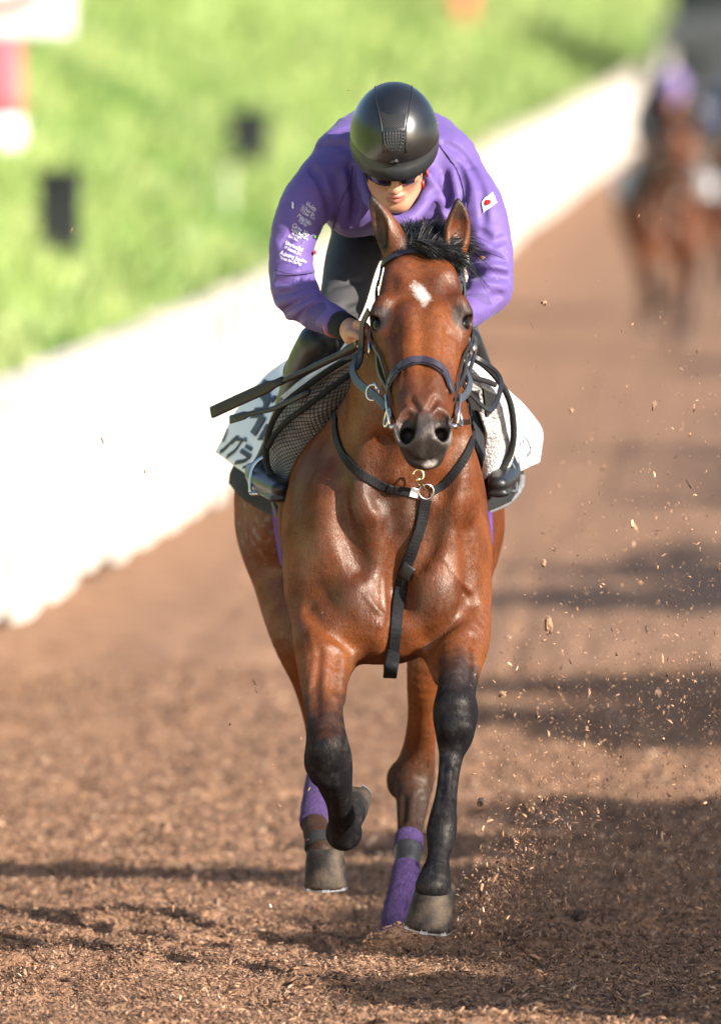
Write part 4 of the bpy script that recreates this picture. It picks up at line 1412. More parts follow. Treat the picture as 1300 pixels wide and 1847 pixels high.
rp.color_ramp.elements[0].color = (.020, .020, .023, 1); rp.color_ramp.elements[1].color = (.33, .32, .315, 1)
rp.color_ramp.elements[0].position = .02; rp.color_ramp.elements[1].position = .30
nt.links.new(mn.outputs[0], rp.inputs['Fac'])
_, rv = noise_ramp(nt, 25, (.6, .6, .6), (1.1, 1.1, 1.1), vec=vec)
mm_ = nt.nodes.new('ShaderNodeMix'); mm_.data_type = 'RGBA'; mm_.blend_type = 'MULTIPLY'; mm_.inputs[0].default_value = 1
nt.links.new(rp.outputs[0], mm_.inputs[6]); nt.links.new(rv.outputs[0], mm_.inputs[7])
nt.links.new(mm_.outputs[2], b.inputs['Base Color'])
b.inputs['Roughness'].default_value = .8
bump(nt, b, mn.outputs[0], .5, .003)
m_fleece = simple('white_fleece', (.62, .61, .60), (.40, .40, .41), rough=.95, scale=90, bstr=.9, bscale=160, bdist=.01, lo=.42, hi=.60)
m_bib = simple('white_number_cloth', (.74, .76, .80), (.70, .72, .77), rough=.65, scale=8, bstr=.2, bscale=20, bdist=.008)
m_padblk = simple('black_felt_pad', (.007, .007, .008), (.012, .012, .013), rough=.9, scale=90, bstr=.4, bscale=300)
m_padgry = simple('grey_felt_rim', (.12, .12, .13), (.18, .18, .19), rough=.9, scale=90, bstr=.4, bscale=300)
m_ink = simple('black_print', (.016, .017, .030), (.022, .023, .036), rough=.6, bstr=0)

numnah = empty('saddle_pad', W(690, 700, -.2), 'black felt saddle pad showing below the white number cloth', 'saddle pad')
patch((((640, 660, .20), (560, 700, .26), (480, 770, .30), (425, 842, .30), (416, 872, .30)),
       ((650, 650, .05), (570, 700, .10), (490, 790, .12), (440, 880, .13), (446, 902, .13)),
       ((655, 650, -.15), (590, 700, -.10), (520, 800, -.06), (490, 890, -.04), (488, 926, -.04)),
       ((660, 650, -.38), (610, 700, -.34), (560, 800, -.24), (526, 890, -.18), (520, 934, -.18))), 8, 8, .012, 'pad_flap', m_padblk, numnah)
patch((((720, 650, .18), (800, 700, .26), (880, 770, .28), (935, 842, .26), (938, 872, .26)),
       ((715, 650, .0), (800, 700, .08), (872, 790, .10), (926, 868, .08), (928, 896, .08)),
       ((712, 650, -.15), (800, 700, -.10), (862, 800, -.06), (905, 880, -.06), (905, 910, -.06)),
       ((706, 650, -.38), (790, 700, -.34), (850, 800, -.24), (876, 885, -.18), (876, 922, -.18))), 8, 8, .012, 'pad_flap', m_padblk, numnah)
P = spline(np.array([W(941, 858, .10), W(936, 882, .08), (W(914, 906, 0)), W(878, 922, -.15)]), 8)
obj('pad_rim', *tube_mesh(P, .009, 8), m_padgry, numnah)
# girth with purple sleeve on both sides
girth = empty('girth', W(510, 960, -.2), 'purple sleeved girth round the bay horse behind its forelegs', 'girth')
for q, nm, mm, w_ in (((W(505, 915, -.12), W(509, 950, -.10), W(514, 985, -.08), W(520, 1020, -.06)), 'girth_sleeve', simple('purple_fleece', (.11, .045, .27), (.09, .035, .22), rough=.95, bstr=.8, bscale=180, bdist=.008), .05),):
    P = spline(np.array(q), 6)
    obj(nm, *strap_mesh(P, np.tile([-1, -.5, 0.], (len(P), 1)), w_, .014), mm, girth)
    P2 = spline(np.array([W(873, 900, -.16), W(877, 940, -.14), W(878, 985, -.12)]), 6)
    obj(nm, *strap_mesh(P2, np.tile([1, -.3, 0.], (len(P2), 1)), w_ * .6, .012), mm, girth)
for dx in (0, 10):
    P = spline(np.array([W(492 + dx, 905, -.13), W(497 + dx, 920, -.13), W(500 + dx, 934, -.13)]), 4)
    obj('girth_strap', *strap_mesh(P, np.tile([-.5, -1, 0.], (len(P), 1)), .009, .004), simple('olive_web', (.16, .16, .10), rough=.7), girth)

cloth = empty('number_cloth', W(690, 640, .2), 'white number cloth with black numerals flaring out behind the rider\'s legs', 'number cloth')
BL, gridL = patch((((604, 612, .34), (512, 652, .36), (436, 728, .40), (389, 816, .42)),
                   ((620, 616, .20), (548, 668, .22), (470, 752, .24), (420, 838, .26)),
                   ((640, 620, .04), (580, 680, .05), (504, 774, .07), (454, 862, .08))), 12, 12, .003, 'cloth_panel', m_bib, cloth, .012, 5)
BR, gridR = patch((((740, 620, .34), (840, 640, .36), (925, 714, .40), (973, 770, .42), (973, 832, .42)),
                   ((735, 620, .2), (830, 650, .22), (905, 730, .24), (950, 790, .26), (957, 840, .26)),
                   ((730, 620, .04), (815, 670, .05), (880, 760, .07), (915, 830, .08), (925, 856, .08))), 12, 12, .003, 'cloth_panel', m_bib, cloth, .010, 6)


def inkstroke(grid, pts, w, lift=.004):
    """a printed stroke following the cloth; pts in the patch's own u v"""
    Q = spline(np.array(pts, float), 6) if len(pts) > 2 else np.linspace(pts[0], pts[1], 6)
    PN = [on_patch(grid, min(max(u, 0), 1), min(max(v, 0), 1)) for u, v in Q]
    P = np.array([p for p, _ in PN]); N = np.array([n for _, n in PN])
    return strap_mesh(P + N * lift, N, np.linspace(w[0], w[1], len(P)), .0015)


def uv_of(grid, px, py):
    """patch u v nearest to a photo pixel"""
    key = id(grid)
    if key not in UVC:
        uu, vv = np.meshgrid(np.linspace(0, 1, 50), np.linspace(0, 1, 50), indexing='ij')
        P = np.array([on_patch(grid, u, v)[0] for u, v in zip(uu.ravel(), vv.ravel())]) - CAM
        q = P / (P @ FWD)[:, None]
        UVC[key] = (uu.ravel(), vv.ravel(), 650 + FPX * (q @ RGT), 923.5 - FPX * (q @ UPV))
    u, v, X, Y = UVC[key]
    i = int(np.argmin((X - px) ** 2 + (Y - py) ** 2))
    return u[i], v[i]


UVC = {}


def ink(grid, strokes, name):
    parts = []
    for pts, w in strokes:
        parts.append(inkstroke(grid, [uv_of(grid, *p) for p in pts], (M(w[0]) * 1.5, M(w[1]) * 1.5)))
    V, F = join(parts)
    return V, F


# name in katakana along the lower edge, big numerals above
kana = (((( 430, 787), (417, 800), (401, 814)), (3, 6)),
        (((403, 800), (408, 788), (413, 776)), (5, 2)),
        (((432, 790), (424, 798), (420, 803)), (4, 3)), (((431, 792), (438, 796)), (4, 4)), (((438, 796), (428, 812), (413, 824)), (4, 6)),
        (((440, 794), (443, 798)), (2, 2)), (((444, 792), (447, 796)), (2, 2)),
        (((446, 804), (455, 812)), (5, 5)), (((438, 813), (456, 823)), (6, 6)), (((454, 822), (444, 832), (428, 834)), (5, 6)),
        (((452, 838), (446, 842), (440, 844)), (3, 4)))
V, F = ink(gridL, kana, 'k')
obj('name_lettering', V, F, m_ink, BL, smooth=False)
nums = ((((476, 690), (490, 700)), (12, 12)), (((474, 712), (484, 724), (476, 742), (456, 748)), (13, 15)),
        (((500, 716), (492, 724)), (12, 12)),
        (((478, 752), (460, 782)), (26, 30)), (((490, 765), (474, 795)), (24, 24)))
V, F = ink(gridL, nums, 'n')
obj('numerals', V, F, m_ink, BL, smooth=False)
kanaR = ((((933, 794), (937, 806)), (2.5, 3)), (((939, 790), (943, 802)), (2.5, 3)), (((944, 788), (952, 802), (953, 812), (947, 822)), (2.5, 5)), (((931, 822), (934, 840)), (3, 3)))
V, F = ink(gridR, kanaR, 'r')
nl_ = obj('name_lettering', V, F, simple('grey_print', (.16, .16, .17), bstr=0), BR, smooth=False); nl_['kind'] = 'stuff'

# grey mesh pad in front of the rider's right leg, fleece and black panel on the other side
pad = empty('mesh_pad', W(600, 700, -.35), 'grey mesh pad with black piping in front of the rider\'s boots', 'saddle pad')
patch((((655, 628, -.46), (606, 655, -.44), (545, 695, -.38), (500, 735, -.32), (483, 785, -.28), (482, 838, -.27), (496, 864, -.28), (522, 882, -.30)),
       ((655, 646, -.50), (612, 672, -.47), (556, 716, -.42), (522, 756, -.36), (506, 796, -.32), (505, 838, -.31), (512, 862, -.31), (526, 882, -.31)),
       ((655, 666, -.50), (620, 694, -.46), (574, 740, -.42), (548, 780, -.37), (536, 815, -.34), (530, 848, -.32), (530, 868, -.31), (534, 884, -.30)),
       ((655, 690, -.46), (640, 710, -.42), (610, 750, -.38), (585, 790, -.34), (570, 820, -.31), (560, 850, -.29), (556, 870, -.28), (552, 886, -.28))), 8, 8, .012, 'pad_panel', m_mesh, pad, .022, 9)
patch((((640, 640, -.47), (596, 658, -.47), (548, 684, -.44), (508, 716, -.40)), ((640, 650, -.50), (604, 668, -.50), (562, 696, -.47), (524, 726, -.42))), 6, 8, .010, 'pad_facing', simple('pale_grey_cloth', (.50, .51, .53), (.42, .43, .45), rough=.8), pad, .006, 4)
for rows, r_ in ((((652, 634, -.52), (612, 656, -.51), (556, 694, -.47), (512, 730, -.42), (488, 770, -.36), (480, 815, -.32), (484, 846, -.32), (500, 866, -.34), (526, 884, -.37)), 6.0),
                 (((650, 664, -.53), (610, 690, -.52), (560, 728, -.48), (520, 758, -.42), (496, 784, -.37), (484, 806, -.34)), 5.5)):
    P = spline(np.array([W(*r) for r in rows]), 8)
    obj('piping', *tube_mesh(P, M(r_), 8), m_padblk, pad)
patch((((800, 622, -.46), (852, 640, -.44), (892, 680, -.38), (920, 735, -.32), (926, 790, -.28), (914, 838, -.27), (890, 866, -.28)),
       ((800, 650, -.48), (844, 664, -.46), (876, 704, -.42), (896, 745, -.36), (900, 795, -.32), (892, 838, -.31), (880, 866, -.31)),
       ((800, 690, -.46), (834, 700, -.44), (858, 735, -.40), (872, 770, -.36), (874, 805, -.32), (872, 840, -.30), (868, 866, -.29))), 8, 8, .012, 'pad_panel', m_fleece, pad, .020, 11)
P = spline(np.array([W(*r) for r in ((838, 640, -.50), (868, 655, -.49), (898, 685, -.45), (919, 725, -.39), (926, 775, -.34), (921, 815, -.31), (902, 850, -.31), (878, 868, -.33))]), 8)
obj('piping', *tube_mesh(P, M(6), 8), m_padblk, pad)
P = spline(np.array([W(*r) for r in ((834, 672, -.55), (856, 682, -.53), (878, 688, -.49), (892, 694, -.46))]), 6)
obj('piping', *tube_mesh(P, M(5), 8), m_padblk, pad)
for pts in (((842, 700, -.54), (862, 708, -.53), (868, 742, -.50), (848, 735, -.52)), ((868, 700, -.52), (892, 712, -.46), (886, 740, -.45), (874, 752, -.48))):
    q = np.array([W(*p) for p in pts])
    o = obj('black_panel', q, [(0, 1, 2, 3)], m_padblk, pad, smooth=False)
    md = o.modifiers.new('thick', 'SOLIDIFY'); md.thickness = .006

saddle = empty('saddle', W(690, 600, -.2), 'small black race saddle between rider and mesh pad', 'saddle')
VS = Vol(np.arange(W(560, 0, -.2)[0], W(860, 0, -.2)[0], .006), np.arange(-.48, .32, .008), np.arange(1.36, 1.64, .006))
VS.chain(C((712, 668, -.38, 40), (706, 690, -.15, 44), (700, 682, .10, 46), (698, 660, .22, 44)), .05, ax=(1.5, 1, .6))
for sg, cx in ((-1, 625), (1, 790)):
    VS.ell(W(cx, 700, -.22), (.05, .15, .085), .04)
v_, f_ = VS.mesh(1)
obj('seat', v_, f_, m_strap, saddle)

# stirrups
for nm, (cx, cy), sg, lab in (('l', (474, 872), -1, 'steel stirrup under the boot beside the black numerals'), ('r', (908, 868), 1, 'dark stirrup under the boot next to the fleece pad')):
    st_ = empty('stirrup', W(cx, cy, -.26), lab, 'stirrup')
    w_ = 22
    top = W(cx - sg * 2, cy - 46, -.25)
    P = spline(np.array([W(cx - w_, cy + 16, -.27), W(cx - w_, cy - 4, -.26), W(cx - w_ * .75, cy - 30, -.25), top, W(cx + w_ * .75, cy - 28, -.25), W(cx + w_, cy, -.26), W(cx + w_, cy + 20, -.27)]), 6)
    obj('bow', *tube_mesh(P, .0048, 8), m_steel if sg < 0 else m_rein, st_)
    c_ = W(cx, cy + 18, -.27)
    V, F = box_mesh(c_, (.033, .024, .005), None, .003)
    obj('tread', V, F, m_steel if sg < 0 else m_rein, st_)
    P = spline(np.array([top, W(cx + (40 if sg < 0 else -34), cy - 130, -.2), W(cx + (110 if sg < 0 else -90), cy - 210, -.18)]), 6)
    obj('stirrup_leather', *strap_mesh(P, np.tile([sg * 1.0, -.4, 0], (len(P), 1)), .022, .004), m_strap, st_)

# whip in the right hand
whip = empty('whip', W(640, 628, -.87), 'black whip with brown flap held in the rider\'s right hand', 'whip')
P = np.array([W(652, 618, -.88), W(600, 646, -.80), W(505, 690, -.66)])
obj('shaft', *tube_mesh(spline(P, 6), [M(9)] * 4 + [M(7)] * 5 + [M(5.5)] * 4, 10), m_strap, whip)
P = np.array([W(512, 686, -.67), W(445, 716, -.57), W(384, 744, -.48)])
m_flap = simple('brown_leather_flap', (.012, .0085, .0075), (.018, .013, .010), rough=.6, scale=60)
obj('flap', *strap_mesh(spline(P, 5), np.tile([.1, -1, .3], (11, 1)), [M(14)] * 2 + [M(21)] * 9, .008), m_flap, whip)
P = np.array([W(560, 706, -.52), W(498, 736, -.42), W(458, 745, -.36), W(417, 757, -.30)])
obj('wrist_strap', *strap_mesh(spline(P, 5), np.tile([.1, -1, .3], (16, 1)), [M(9)] * 12 + [M(15)] * 4, .006), m_strap, whip)

# leg wraps on the hind legs
m_wrap = simple('purple_fleece_wrap', (.066, .033, .128), (.045, .022, .092), rough=.95, scale=60, bstr=1.0, bscale=220, bdist=.008, lo=.4, hi=.6)
m_wgrey = simple('grey_fastener', (.018, .018, .021), (.013, .013, .016), rough=.6)


def wrap(name, rows, m, parent, grow=4.0, ridged=True):
    P = spline(C(*[(a, b2, y, r + grow) for a, b2, y, r in rows]), 7)
    r = P[:, 3].copy()
    if ridged:
        L = np.concatenate([[0], np.cumsum(np.linalg.norm(np.diff(P[:, :3], axis=0), axis=1))])
        r += .0022 * (((L / .034) % 1.0) - .4)
    r[0] *= .93; r[-1] *= .96
    V, F = tube_mesh(P[:, :3], r, 24)
    V = V + unit(V - V.mean(0)) * ((fbm(V * 55, 2, 3) - .5) * .004)[:, None]
    return obj(name, V, F, m, parent)


lw = empty('leg_wrap', W(720, 1690, .05), 'purple fleece leg wrap with grey strap on the planted hind leg', 'leg wrap', 'hind leg wraps')
wrap('wrap_band', ((738, 1508, .22, 24), (736, 1530, .19, 23)), m_wrap, lw, 3, False)
wrap('fastener', ((736.5, 1524, .195, 23), (733, 1566, .14, 22)), m_wgrey, lw, 1.5, False)
wrap('wrap_band', ((734, 1558, .15, 22), (728, 1600, .105, 24), (722, 1640, .06, 28), (720, 1680, .01, 33), (721, 1712, -.02, 36)), m_wrap, lw, 3)
lw = empty('leg_wrap', W(570, 1450, .05), 'purple fleece leg wrap on the lifted hind leg above a dusty hoof', 'leg wrap', 'hind leg wraps')
wrap('wrap_band', ((579, 1388, .27, 21), (571, 1430, .15, 21), (566, 1470, .045, 22), (566, 1486, .005, 23)), m_wrap, lw, 3)
wrap('fastener', ((576, 1512, -.035, 25), (578, 1530, -.055, 26)), m_padblk, lw, 3, False)

# lettering and flag on the sleeves
def text_on_sleeve(body_, px, py, ang, size, parent, m, squash=1.0):
    cu = bpy.data.curves.new('lettering', 'FONT')
    cu.body = body_; cu.size = 1.0
    o = bpy.data.objects.new('lettering_tmp', cu); COL.objects.link(o)
    dg = bpy.context.evaluated_depsgraph_get()
    me = o.evaluated_get(dg).to_mesh()
    n = len(me.vertices)
    co = np.zeros(n * 3, np.float32); me.vertices.foreach_get('co', co); co = co.reshape(-1, 3).astype(float)
    F = [tuple(p.vertices) for p in me.polygons]
    o.evaluated_get(dg).to_mesh_clear()
    bpy.data.objects.remove(o); bpy.data.curves.remove(cu)
    if not n:
        return
    ca, sa = math.cos(R(ang)), math.sin(R(ang))
    X = co[:, 0] * size * squash; Y = co[:, 1] * size
    bx = px + X * ca + Y * sa
    by = py + X * sa - Y * ca - .010 * (X - 20) ** 2 * 0
    P_, N_2 = VJ.hits(np.stack([bx, by], -1), -1.0, .1)
    V = P_ + N_2 * .0030
    return obj('lettering', V, F, m, parent, smooth=False)


for t_, px, py, sz, ang in (("Vivlos", 549.7, 370.5, 11.5, 36), ("'16 Shuka Sho", 542, 374, 7.2, 36), ("'17 Dubai Turf", 539.5, 379.5, 7.2, 36),
                            ("Makahiki", 534, 391, 11.5, 36), ("'16 Derby", 534.5, 398, 7.2, 36),
                            ("Clarity Sky", 525, 408.5, 11, 34), ("'15 NHK Mile Cup", 522.5, 414.5, 6.8, 33),
                            ("Win Bright", 525, 423, 6, 31), ("Satsuki Sho", 519, 427, 6, 31),
                            ("Unrivaled", 515, 442, 11.5, 26), ("'09 Satsuki Sho", 512.5, 448.5, 7.2, 26),
                            ("Admire Jupiter", 506, 460, 11.5, 22), ("Tenno Sho (Spring)", 505.5, 467, 7.2, 21)):
    text_on_sleeve(t_, px, py, ang, sz, jacket, m_white_print, .70)


def decal(poly, m, name, parent, lift=.0025, n=8):
    """a flat badge laid on the sleeve: the outline filled with rings so that it follows the cloth"""
    P = np.array(poly, float)
    edge = np.vstack([np.linspace(P[i], P[(i + 1) % len(P)], 5)[:-1] for i in range(len(P))])
    c = P.mean(0)
    rings = [c + (edge - c) * k for k in np.linspace(1, .08, n)]
    Q, N2 = VJ.hits(np.vstack(rings), -1.0, .1)
    V, F = rings_mesh(np.split(Q + N2 * lift, n), True, (False, True))
    return obj(name, V, F, m, parent, smooth=False)


fl_ = decal(((866, 368), (886, 349), (893, 367), (873, 386)), m_white_print, 'flag_patch', jacket, .0045)
V = [(879.5 + 4.5 * math.cos(t), 367.5 + 5 * math.sin(t)) for t in np.linspace(0, 2 * math.pi, 14, endpoint=False)]
decal(V, m_red, 'flag_disc', fl_, .0065)
decal([(568 + 5 * math.cos(t), 426 + 3 * math.sin(t) - 2 * math.cos(t)) for t in np.linspace(0, 6.28, 9)[:-1]], simple('green_emblem', (.10, .28, .08), bstr=0), 'sleeve_emblem', jacket)
decal([(567 + 5 * math.cos(t), 456 + 5 * math.sin(t)) for t in np.linspace(0, 6.28, 6)[:-1]], m_red, 'sleeve_emblem', jacket)
decal([(529 + 1.6 * math.cos(t), 372 + 6 * math.sin(t)) for t in np.linspace(0, 6.28, 9)[:-1]], m_white_print, 'sleeve_emblem', jacket)

# ------------------------------------------------------------------ boards, bank, posts and shed beside the track
def ground_at(px, py):
    """where the sight line through a photo pixel meets the track"""
    lo, hi = -20.0, 900.0
    for _ in range(60):
        m_ = (lo + hi) / 2
        if W(px, py, m_)[2] > gz(m_):
            lo = m_
        else:
            hi = m_
    return W(px, py, lo)


wall_px = ((-420, 1368), (-200, 1240), (0, 1128), (150, 1046), (300, 958), (460, 858), (600, 745), (760, 590), (920, 440), (1040, 345), (1130, 276))
top_px = ((-420, 850), (0, 683), (200, 605), (480, 490), (700, 368), (870, 262), (1000, 200), (1130, 132))
WK = np.array([ground_at(*p) for p in wall_px])
WK0 = WK[0]
far = WK[-1] + np.array([[1.2, 40, 0], [3.2, 90, 0], [7, 160, 0]])
far[:, 2] = gz(far[:, 1])
near = np.array([[WK0[0] - .35 * q, WK0[1] - 9.0 * q, 0] for q in (2, 1)])
WK = np.vstack([near, WK, far])
ys_w = np.linspace(WK[0, 1], WK[-1, 1], 900)
wy = spline(WK, 12)
wall_x = lambda y: np.interp(y, wy[:, 1], wy[:, 0])
tp = np.array(top_px, float)
hk_, hy_ = [], []
for (px, py), k in zip(wall_px, WK[2:]):
    pt = np.interp(px, tp[:, 0], tp[:, 1])
    hk_.append(W(px, pt, k[1])[2] - k[2]); hy_.append(k[1])
wall_h = lambda y: np.interp(y, hy_, hk_)

m_board = simple('white_painted_board', (.70, .67, .62), (.52, .47, .40), rough=.6, scale=3.0, bstr=.3, bscale=30, bdist=.01, lo=.45, hi=.75)
m_rail = simple('weathered_cap_rail', (.62, .55, .46), (.46, .38, .30), rough=.75, scale=4)
fence = empty('board_fence', WK[4], 'long white board fence along the left edge of the track', 'fence')
y = float(WK[0, 1])
k = 0
while y < 260:
    L = 1.55 if y < 90 else 5.0
    ya, yb = y, y + L * 1.0
    a = np.array([wall_x(ya), ya, 0]); b2 = np.array([wall_x(yb), yb, 0])
    t = unit(b2 - a); n = np.array([t[1], -t[0], 0])
    jit = rng.uniform(.025, .07) if y < 90 else .01
    a2 = a + n * jit; b3 = b2 - n * jit * .4
    z0, z1 = float(gz(ya)) + rng.uniform(-.06, .05), float(gz(ya)) + float(wall_h(ya)) * rng.uniform(.985, 1.01) - .07
    th = .05
    V = []
    for q in (a2, b3):
        for s_ in (0, -th):
            for z in (z0, z1):
                V.append([q[0] + n[0] * s_, q[1] + n[1] * s_, z + (0 if q is a2 else float(gz(yb) - gz(ya)))])
    F = [(0, 1, 5, 4), (2, 6, 7, 3), (0, 2, 3, 1), (4, 5, 7, 6), (1, 3, 7, 5), (0, 4, 6, 2)]
    bo = obj('board', V, F, m_board, fence, smooth=False)
    c = (a2 + b3) / 2
    hz = z1 + .03
    V, F = box_mesh((c[0] - n[0] * th / 2, c[1], hz), (.07, L * .49, .03), np.array([n, t, [0, 0, 1]]))
    obj('cap_rail', V, F, m_rail, fence, smooth=False)
    y += L
    k += 1


def bank_z(x, y):
    u = wall_x(y) - .35 - x
    return gz(y) + .55 + np.where(u > 0, .52 * u - .006 * u * u, .3 * u)


us_ = np.concatenate([np.linspace(-.3, 6, 40), np.linspace(6.4, 34, 40)])
yy_ = np.concatenate([np.linspace(float(WK[0, 1]) - 6, 60, 160), np.linspace(61, 260, 130)])
Y_, U_ = np.meshgrid(yy_, us_, indexing='ij')
X_ = wall_x(Y_) - .35 - U_
Z_ = bank_z(X_, Y_)
pts = np.stack([X_, Y_, Z_], -1).reshape(-1, 3)
pts[:, 2] += (fbm(pts * .9, 4, 4) - .5) * .28 * np.clip(U_.ravel() + .3, 0, 1)
nu_, nv_ = Y_.shape
ii, jj = np.meshgrid(np.arange(nu_ - 1), np.arange(nv_ - 1), indexing='ij')
F = np.stack([ii * nv_ + jj, ii * nv_ + jj + 1, (ii + 1) * nv_ + jj + 1, (ii + 1) * nv_ + jj], -1).reshape(-1, 4)
m_bank, nt, b = newmat('bank_turf')
vec = objvec(nt)
_, r1 = noise_ramp(nt, .9, (.17, .28, .06), (.40, .48, .16), detail=8, vec=vec, lo=.36, hi=.62)
nt.links.new(r1.outputs[0], b.inputs['Base Color'])
b.inputs['Roughness'].default_value = .9
bank = obj('grass_bank', pts, F, m_bank)
tag(bank, 'sunlit green grass bank rising behind the white boards', kind='structure')
# tall grass and weeds growing on it
ng = 104000
gyv = np.where(rng.uniform(size=ng) < .74, rng.uniform(-8, 95, ng), rng.uniform(95, 250, ng))
guv = rng.uniform(0.01, 1, ng) * 13
gxv = wall_x(gyv) - .35 - guv
gp = np.stack([gxv, gyv, bank_z(gxv, gyv)], -1)
cl = fbm(gp * np.array([.55, .40, .5]), 3, 50)
cl2 = fbm(gp * np.array([1.6, 1.2, 1.5]), 2, 77)
hgt = rng.uniform(.07, .20, ng) * (.45 + 1.5 * cl) * np.where(gyv > 95, 2.4, 1)
wid = rng.uniform(.010, .030, ng) * np.where(gyv > 95, 3.6, 1)
ang = rng.uniform(0, 2 * np.pi, ng)
lean = rng.normal(size=(ng, 2)) * .45 * hgt[:, None]
sx, sy = np.cos(ang) * wid, np.sin(ang) * wid
b0 = gp + np.stack([-sx, -sy, -.05 + 0 * sx], -1); b1_ = gp + np.stack([sx, sy, -.05 + 0 * sx], -1)
mid = gp + np.stack([lean[:, 0] * .35, lean[:, 1] * .35, hgt * .6], -1)
tip = gp + np.stack([lean[:, 0], lean[:, 1], hgt], -1)
V = np.stack([b0, b1_, mid + np.stack([sx, sy, 0 * sx], -1) * .8, tip, mid - np.stack([sx, sy, 0 * sx], -1) * .8], 1).reshape(-1, 3)
i0 = np.arange(ng) * 5
F = np.stack([i0, i0 + 1, i0 + 2, i0 + 3, i0 + 4], -1)
c0 = np.array([.15, .27, .055]); c1 = np.array([.38, .48, .155]); c2 = np.array([.60, .62, .28]); c3 = np.array([.70, .72, .62])
cc = c0 + (c1 - c0) * smooth01(cl, .40, .60)[:, None]
cc = cc + (c2 - cc) * (smooth01(cl2, .52, .72) * .7)[:, None]
wf = (rng.uniform(size=ng) < .012) & (cl2 > .5)
cc[wf] = c3
cc *= rng.uniform(.75, 1.2, (ng, 1))
grass = obj('bank_grass', V, F, attr_mat('grass_blades', rough=.6, nscale=5, namt=.1, bstr=0, trans=.45), cols=np.repeat(cc, 5, 0), smooth=False)
tag(grass, 'bright green tall grass and weeds covering the bank', kind='stuff')


def bank_at(px, py):
    y = 12.0
    while y < 240:
        p = W(px, py, y)
        if p[2] < bank_z(p[0], y) or p[0] < wall_x(y) - 30:
            break
        y += .1
    return y


def frustum_box(cx, top, bot, wt, wb, y, depth, lean=0.0, seg=1):
    """tapered bin seen at photo pixels: centre x, top and bottom rows, widths"""
    d = (D + y) / FPX
    T = W(cx + lean, top, y); B = W(cx, bot, y)
    rings = []
    for c, w_ in ((B, wb), (T, wt)):
        h = w_ * d / 2
        rings.append(np.array([c + np.array([sx * h, sy * depth / 2, 0]) for sx, sy in ((-1, -1), (1, -1), (1, 1), (-1, 1))]))
    return rings


m_bin = simple('dark_plastic', (.004, .005, .007), (.006, .007, .009), rough=.5, scale=8, bstr=.1)
for cx, top, bot, wt, wb, lean, lab in ((109, 318, 448, 70, 66, 0, 'dark upright bin in the grass below the sign post'), (452, 204, 292, 78, 54, -4, 'dark tapered bin in the grass left of the rider')):
    y = bank_at(cx, bot) - 3.0
    rt = empty('bin', W(cx, bot, y), lab, 'bin', 'dark bins on the grass bank')
    R4 = frustum_box(cx, top, bot + 4, wt, wb, y, .30, lean)
    V, F = rings_mesh(R4, True, (True, True))
    o = obj('bin_body', V, F, m_bin, rt, smooth=False)
    c = R4[1].mean(0); h = np.ptp(R4[1][:, 0]) / 2 + .015
    V, F = box_mesh(c + np.array([0, 0, .01]), (h, .17, .022), None, .006)
    obj('rim', V, F, m_bin, rt, smooth=False)
    V, F = box_mesh(c + np.array([0, -.18, -.06]), (h * .5, .012, .012), None, .004)
    obj('handle', V, F, m_bin, rt, smooth=False)


def cyl(p0, p1, r, n=16):
    return tube_mesh(np.linspace(p0, p1, 5), r, n)


m_redp = simple('red_post_paint', (.50, .11, .15), (.46, .10, .14), rough=.45, scale=6)
m_wpaint = simple('white_post_paint', (.80, .80, .80), (.74, .74, .74), rough=.45, scale=6)
# distance marker: red and white post carrying a white board with a red ring
ysg = bank_at(10, 286) - .2
dsc = (D + ysg) / FPX
sp = empty('marker_sign', W(2, 286, ysg), 'white distance board with red ring on a red and white post', 'sign')
V, F = cyl(W(2, 290, ysg), W(2, 214, ysg), 40 * dsc); obj('post_foot', V, F, m_wpaint, sp)
V, F = cyl(W(2, 214, ysg), W(2, 20, ysg), 37 * dsc); obj('post', V, F, m_redp, sp)
V, F = box_mesh(W(2, -68, ysg) + np.array([0, -.12, 0]), (130 * dsc, .02, 130 * dsc), None, .01)
sb_ = obj('board', V, F, m_wpaint, sp, smooth=False)
V, F = ring(W(2, -68, ysg) + np.array([0, -.145, 0]), 84 * dsc, 15 * dsc, (0, 1, 0), 48)
V[:, 1] = V[:, 1] * .2 + .8 * V[:, 1].mean() - .01
obj('red_ring', V, F, simple('red_ring_paint', (.45, .03, .03), rough=.5), sb_)
# second marker post farther on, and a white stake
y2 = bank_at(831, 52) - 1.5
d2 = (D + y2) / FPX
mp_ = empty('marker_post', W(831, 52, y2), 'orange-red marker post at the top edge above the rider\'s left shoulder', 'post')
V, F = cyl(W(831, 62, y2), W(831, -170, y2), 23 * d2); obj('post', V, F, simple('orange_red_paint', (.62, .15, .10), rough=.5, scale=5), mp_)
V, F = cyl(W(831, -170, y2), W(831, -210, y2), 25 * d2); obj('post_cap', V, F, m_wpaint, mp_)
y3 = bank_at(414, 392) - .2
d3 = (D + y3) / FPX
ws_ = empty('stake', W(414, 392, y3), 'pale weathered stake in the grass below the tapered bin', 'stake')
V, F = box_mesh(W(414, 345, y3), (9 * d3, .04, 47 * d3), None, .015); obj('stake_body', V, F, simple('pale_wood', (.42, .46, .30), (.36, .40, .26), rough=.8), ws_, smooth=False)
V, F = box_mesh(W(414, 296, y3), (11 * d3, .05, 4 * d3), None, .01); obj('stake_cap', V, F, m_bin, ws_, smooth=False)

